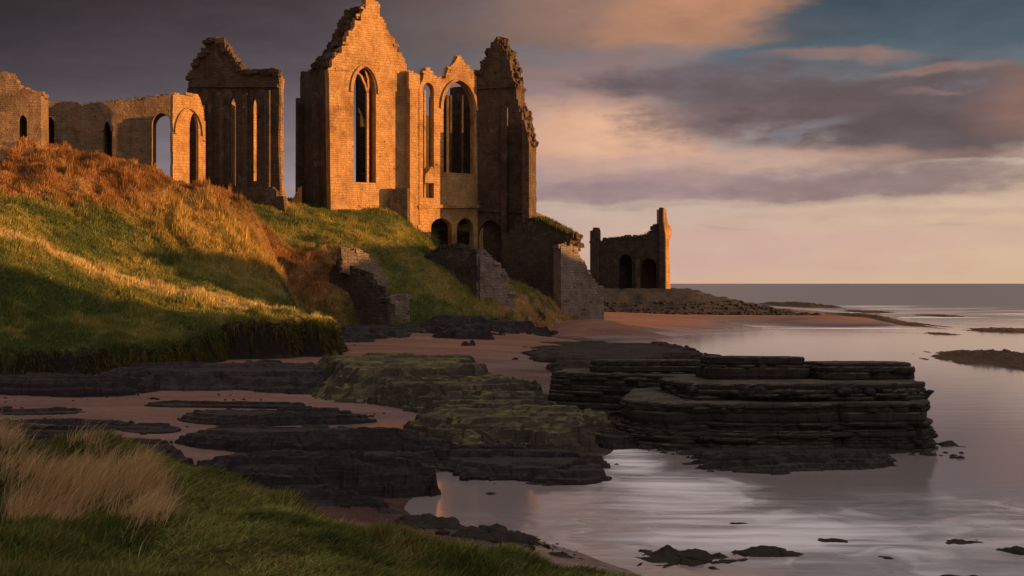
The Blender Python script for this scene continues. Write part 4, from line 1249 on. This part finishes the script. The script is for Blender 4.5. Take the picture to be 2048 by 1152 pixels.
def rock_build(acc, name, mat, parent=None):
    me = bpy.data.meshes.new(name); me.from_pydata(acc.v, [], acc.f); me.validate(); me.update()
    return link(name, me, mat, parent)


stack = empty('rock_stack', (13, 62, 0), 'big black flat topped sea stack of horizontal beds in the cove', 'sea stack')
body = [(5.7, 59.3), (7.4, 57.6), (9.5, 57.5), (10.2, 56.9), (14, 56.4), (16.0, 56.9), (19.6, 56.8), (20.5, 58.0), (21.0, 62), (21.8, 70), (10, 71.5), (6.4, 67), (5.2, 61)]
acc = Acc(); strata(acc, body, -0.6, 2.2, 12, lambda k: 0.025 * k + (.15 if k in (7, 8) else 0), .14, .18, (0.008, -0.012), .28, 3, .09, .8); rock_build(acc, 'lower_beds', M['stackrock'], stack)
ub_ = [(9.0, 59.6), (14, 58.2), (18.8, 58.2), (20.6, 59.4), (21.5, 63), (22.0, 69.5), (11, 70.5), (8.2, 66)]
acc = Acc(); strata(acc, ub_, 2.1, 2.9, 4, lambda k: .06 * k - .1, .16, .5, (0.008, -.035), .28, 5, .1, .7); rock_build(acc, 'upper_beds', M['stackrock'], stack)
left_b = [(2.0, 72.5), (3.6, 70.8), (7, 69.4), (10.6, 67.4), (13, 75), (9, 80), (3, 79)]
acc = Acc(); strata(acc, left_b, -0.2, 2.55, 10, lambda k: .04 * k, .16, .5, (-0.01, -.035), .3, 9, .1, .8); rock_build(acc, 'rear_beds', M['stackrock'], stack)


def pxpoly(pts, D=None, z=None):
    return [tuple(onz(px, py, z))[:2] for px, py in pts]


def debris():
    P = []; S = []
    for a, b, sp, n in (((5.6, 57.6), (20.8, 56.2), 0.7, 130), ((1.6, 72), (6, 69), 0.6, 40), ((-5, 57), (4, 53.6), 0.8, 70), ((9, 59), (20, 58), 0.5, 30)):
        t = rng.random(n); x = a[0] + (b[0] - a[0]) * t + rng.normal(0, sp * .6, n); y = a[1] + (b[1] - a[1]) * t + rng.normal(0, sp, n)
        P.append(np.stack([x, y, np.maximum(beach_z(x, y), -0.02) + (2.75 if n == 30 else 0)], 1)); S.append(0.08 + 0.36 * rng.random(n) ** 2.5)
    scatter_rocks('rock_debris', np.concatenate(P), np.concatenate(S), M['rock'], 'broken dark blocks fallen round the foot of the sea stack and ledge', 'rock debris')


debris()


def cap(px0, px1, Df, Db, z0, z1, nl, seed):
    xa, xb = (px0 - CX) / F * Df, (px1 - CX) / F * Df
    poly = [(xa, Df + .5), (xa + .8, Df), (xb - .6, Df - .1), (xb, Df + .7), (xb + .3, Db - .6), (xb - .5, Db), (xa + 1, Db), (xa + .3, Db - 1)]
    acc = Acc(); strata(acc, poly, z0, z1, nl, lambda k: .05 * k, .2, .45, (random.uniform(-.012, .012), -.05), .28, seed, .12, .8); rock_build(acc, 'cap_block', M['stackrock'], stack)


cap(1182, 1412, 71.5, 77, 2.4, 3.28, 3, 11)
cap(1418, 1628, 63.5, 69, 2.8, 3.98, 3, 13)
cap(1648, 1850, 62.0, 69, 2.8, 3.72, 3, 17)
ledge = empty('rock_ledge', (-4, 70, 0), 'mossy green stepped rock ledge descending from the bluff toward the water', 'rock ledge')
SLABS = [   # photo extent of the top (x0, x1, back y, front y), height of the top, number of beds, material, label
    (130, 820, 718, 752, 2.0, 4, 'rock', 'long dark bed of rock under the bluff above the strip of bare sand'),
    (-120, 330, 744, 768, 1.75, 3, 'rock', 'dark rock bed at the foot of the bluff beside the left frame edge'),
    (-120, 190, 812, 828, 1.02, 3, 'rock', 'thin dark slab in the sand nearest the bare strip at left'),
    (-100, 290, 838, 856, 1.0, 3, 'rock', 'second dark slab in the sand at left, below the thin one'),
    (250, 640, 803, 812, 1.0, 2, 'rock', 'thin black bar of rock crossing the bare sand strip'),
    (280, 770, 813, 834, 1.2, 3, 'rock', 'broad dark slab in the sand left of the mossy ledge'),
    (230, 370, 848, 862, .9, 2, 'rock', 'small thin slab alone on the sand above the dry grass'),
    (-140, 260, 858, 894, 1.0, 3, 'rock', 'dark slab just behind the dry grass at the left frame edge'),
    (330, 930, 845, 874, 1.35, 4, 'rock', 'wide flat slab reaching left from the lowest mossy terrace'),
    (80, 400, 870, 910, 1.4, 4, 'rock', 'humped dark rock rising behind the tall dry grass'),
    (640, 1120, 884, 915, .55, 3, 'rock', 'dark wet slab running under the front of the mossy ledge'),
    (350, 940, 893, 932, 1.35, 4, 'rock', 'large dark slab in the middle of the beach beside the pools'),
    (300, 800, 968, 996, .65, 3, 'rock', 'low ragged slab between the large slab and the grassy knoll'),
    (840, 1240, 896, 942, .5, 3, 'rock', 'dark wet shelf at the water below the mossy terrace'),
    (1020, 1260, 925, 962, .32, 3, 'rock', 'lowest wet shelf pointing into the surf channel'),
    (1030, 1430, 678, 728, 1.25, 5, 'weed', 'low dark rock mound on the sand behind the sea stack'),
    (1180, 1290, 846, 876, .55, 2, 'rock', 'small wet rock in the gap between ledge and stack'),
    (480, 860, 634, 664, 2.9, 4, 'rock', 'dark rock shelf at the foot of the slope below the nearer broken wall'),
    (795, 1040, 598, 645, 3.9, 5, 'rock', 'dark low rock outcrop under the green slope'),
    (740, 1110, 629, 653, 2.9, 3, 'rock', 'flat dark shelf of rock along the top of the far beach'),
    (1300, 1900, 868, 945, .24, 3, 'rock', 'dark wet skirt of rock along the waterline of the sea stack'),
]


def cell(x, y, s):
    return _hash(np.floor(x), np.floor(y), s) - 0.5


def slab_rock(x0, x1, yb, yf, z, nl, mat, label, i, parent=None):
    """flat bedded rock: broken terraces standing out of the sand"""
    pb_, pf_ = onz((x0 + x1) / 2, yb, z), onz((x0 + x1) / 2, yf, z)
    cx_, cy_ = (pb_.x + pf_.x) / 2, (pb_.y + pf_.y) / 2
    rx_ = (x1 - x0) / 2 / F * cy_; ry_ = max(0.6, (pb_.y - pf_.y) / 2)
    st = 0.11 if cy_ < 80 else 0.22
    st = max(st, (2.9 * rx_) / 420)
    wx, wy = np.meshgrid(np.arange(cx_ - 1.45 * rx_, cx_ + 1.45 * rx_, st), np.arange(cy_ - 1.5 * ry_, cy_ + 1.5 * ry_, st))
    X, Y = (wx - cx_) / rx_, (wy - cy_) / ry_
    # keep columns on the sight line of the photo's sheared outline: skew with depth as the ground recedes
    X = (wx / wy - cx_ / cy_) / (rx_ / cy_)
    r = (np.abs(X) ** 2.4 + np.abs(Y) ** 2.4) ** (1 / 2.4)
    a = 0.75 + 0.3 * fbm(wx * .1, wy * .1, 500 + i)
    f = (0.86 - r) + a * (0.46 * fbm(wx * 0.22, wy * 0.34, 400 + i, 4) + 0.10 * cell(wx * 0.55 + .3 * wy, wy * 0.8, 410 + i) + 0.09 * cell(wx * 1.3 - .2 * wy, wy * 1.7, 420 + i))
    base = np.maximum(beach_z(wx, wy), -0.3)
    rise = np.maximum(0.12, z - base)
    Z = base - 0.30
    q = np.random.default_rng(600 + i); hs = q.uniform(0.5, 1.5, nl); hs /= hs.sum()
    for k in range(nl):
        t = 0.02 + 0.30 * (k / nl) ** 1.1 + 0.07 * fbm(wx * .5, wy * .5, 430 + 7 * k + i, 3) * (k > 0)
        e = 0.012 if cy_ < 80 else 0.03
        Z = Z + (rise * hs[k] + (0.30 if k == 0 else 0)) * smooth(t - e, t + e, f)
    Z = Z + smooth(0, .1, f) * (0.05 * fbm(wx * 0.9, wy * 0.9, 440 + i, 3) + 0.03 * fbm(wx * 3, wy * 3, 441 + i, 2) + 0.02 * cell(wx * 1.1 + .2 * wy, wy * 1.4, 450 + i)) * min(1, 90 / cy_)
    if mat in ('rock', 'mossrock'):
        L = 2.0 if cy_ < 80 else 3.0
        u = (wy + 3.0 * fbm(wx * 0.07, wy * 0.2, 460 + i, 5) + 0.5 * cell(wx * 0.35, wy * 0.3, 470 + i) + 0.3 * cell(wx * 1.1, wy * 0.5, 475 + i)) / L
        k_ = np.floor(u); fr = u - k_
        amp = (0.12 + 0.34 * _hash(k_, np.floor(wx * 0.13 + k_ * 0.7), 480 + i)) * (1 if mat == 'rock' else 0.9)
        saw = smooth(0, 0.10, fr) * (1 - fr) ** 0.8
        Z = Z + amp * (saw - 0.55) * smooth(-0.04, 0.06, f)
    fq = np.maximum(np.maximum(f[:-1, :-1], f[1:, 1:]), np.maximum(f[:-1, 1:], f[1:, :-1]))
    name = 'terrace' if parent else ('rock_slab' if mat != 'weed' else 'rock_mound')
    me = grid_mesh(name, wx, wy, Z, None, fq > -0.06)
    me.polygons.foreach_set('use_smooth', np.zeros(len(me.polygons), bool))
    o = link(name, me, M[mat], parent)
    if parent is None: tag(o, label, 'rock', 'bedded rock slabs lying on the beach' if i < 15 else None)


for i, a in enumerate(SLABS): slab_rock(*a, i)
for i, a in enumerate([(560, 1030, 702, 746, 2.65, 5), (715, 1110, 742, 782, 2.0, 5), (840, 1160, 774, 815, 1.7, 5), (815, 1255, 798, 862, 1.5, 5)]):
    slab_rock(*a, 'mossrock', None, 70 + i, ledge)


def weed_rock(x0, x1, yb, yf, h, mat, label, i, group):
    """low lumpy weed covered rock breaking the water"""
    cx_, ym = (x0 + x1) / 2, (yb + yf) / 2
    c = onz(cx_, ym, 0.05); a = onz(x0, ym, 0.05); b = onz(x1, ym, 0.05)
    rxx = (b.x - a.x) / 2; ryy = max(0.25, (onz(cx_, yb, 0.0).y - onz(cx_, yf, 0.0).y) / 2)
    nx = int(min(120, max(26, rxx * 2 / .07))); ny = int(min(70, max(14, ryy * 2 / .10)))
    X, Y = np.meshgrid(np.linspace(-1.25, 1.25, nx), np.linspace(-1.25, 1.25, ny))
    wx = c.x + X * rxx; wy = c.y + Y * ryy
    r = np.sqrt(X ** 2 + Y ** 2) + 0.55 * fbm(wx * 1.1 / max(.5, rxx * .35), wy * .9 / max(.5, ryy * .35) + i * 9.1, 300 + i, 4)
    Z = h * (1.15 * smooth(1.15, 0.1, r)) * (0.72 + 0.5 * fbm(wx * 2.2, wy * 2.2, 320 + i, 4)) - 0.07 + 0.03 * fbm(wx * 6, wy * 6, 333, 2)
    Z += np.where(r > 1.1, -.25, 0)
    bz_ = beach_z(wx, wy)
    Z = np.maximum(bz_, 0) + Z
    o = link('weed_rock', grid_mesh('weed_rock', wx, wy, Z), M[mat])
    tag(o, label, 'rock', group)


GW = 'weed covered rocks breaking the shallow water'
for i, a in enumerate([
        (770, 960, 1036, 1072, .45, 'weed', 'dark weedy rock at the water edge just right of the grassy knoll'),
        (905, 1105, 1064, 1106, .45, 'weed', 'jagged black rock by the wet sand above the knoll tip'),
        (735, 810, 1018, 1036, .25, 'weed', 'little dark rock on wet sand nearest the golden pool'),
        (1080, 1190, 1112, 1130, .15, 'weed', 'low weed patch on the wet sand by the knoll tip'),
        (1255, 1480, 1092, 1136, .32, 'weed', 'largest weedy rock in the shallows at bottom centre'),
        (1425, 1630, 1088, 1116, .26, 'weed', 'long ragged weedy rock in the shallows right of the largest one'),
        (1620, 1705, 1072, 1086, .14, 'weed', 'thin dark rock in the surf above the long ragged one'),
        (1440, 1530, 1040, 1048, .12, 'weed', 'small dark rock alone in the middle of the white surf'),
        (1750, 1805, 1106, 1118, .12, 'weed', 'tiny weed rock in the water at lower right'),
        (1868, 1968, 1072, 1090, .2, 'weed', 'dark weedy rock in calm water near the right edge'),
        (1985, 2110, 1090, 1108, .2, 'weed', 'dark weedy rock cut off by the right frame edge'),
        (1860, 1975, 1144, 1160, .15, 'weed', 'weedy rock at the very bottom right of the shallows'),
        (1862, 1932, 880, 895, .22, 'weed', 'flat rock touching the outer foot of the sea stack'),
        (960, 1005, 980, 990, .12, 'weed', 'small flat stone in the golden pool'),
]): weed_rock(*a, i, GW)
for i, a in enumerate([
        (1900, 2140, 700, 742, .85, 'reef', 'large brown weedy reef at the right edge behind the stack'),
        (1930, 2120, 656, 666, .5, 'reef', 'thin brown reef farther out at the right edge'),
        (1850, 1910, 664, 670, .25, 'reef', 'small dark rock in the bay left of the thin reef'),
        (1840, 1920, 628, 634, .35, 'reef', 'tiny dark reef in the surf beyond the bay'),
        (1700, 1780, 620, 627, .5, 'reef', 'low dark rocks in the surf off the sand spit'),
        (1540, 1640, 606, 616, 1.3, 'reef', 'brown rocks at the seaward end of the rocky point'),
        (1700, 1800, 630, 652, .6, 'reef', 'reddish brown rocks at the tip of the sand spit'),
]): weed_rock(*a, 40 + i, 'brown reefs off the point and in the bay')
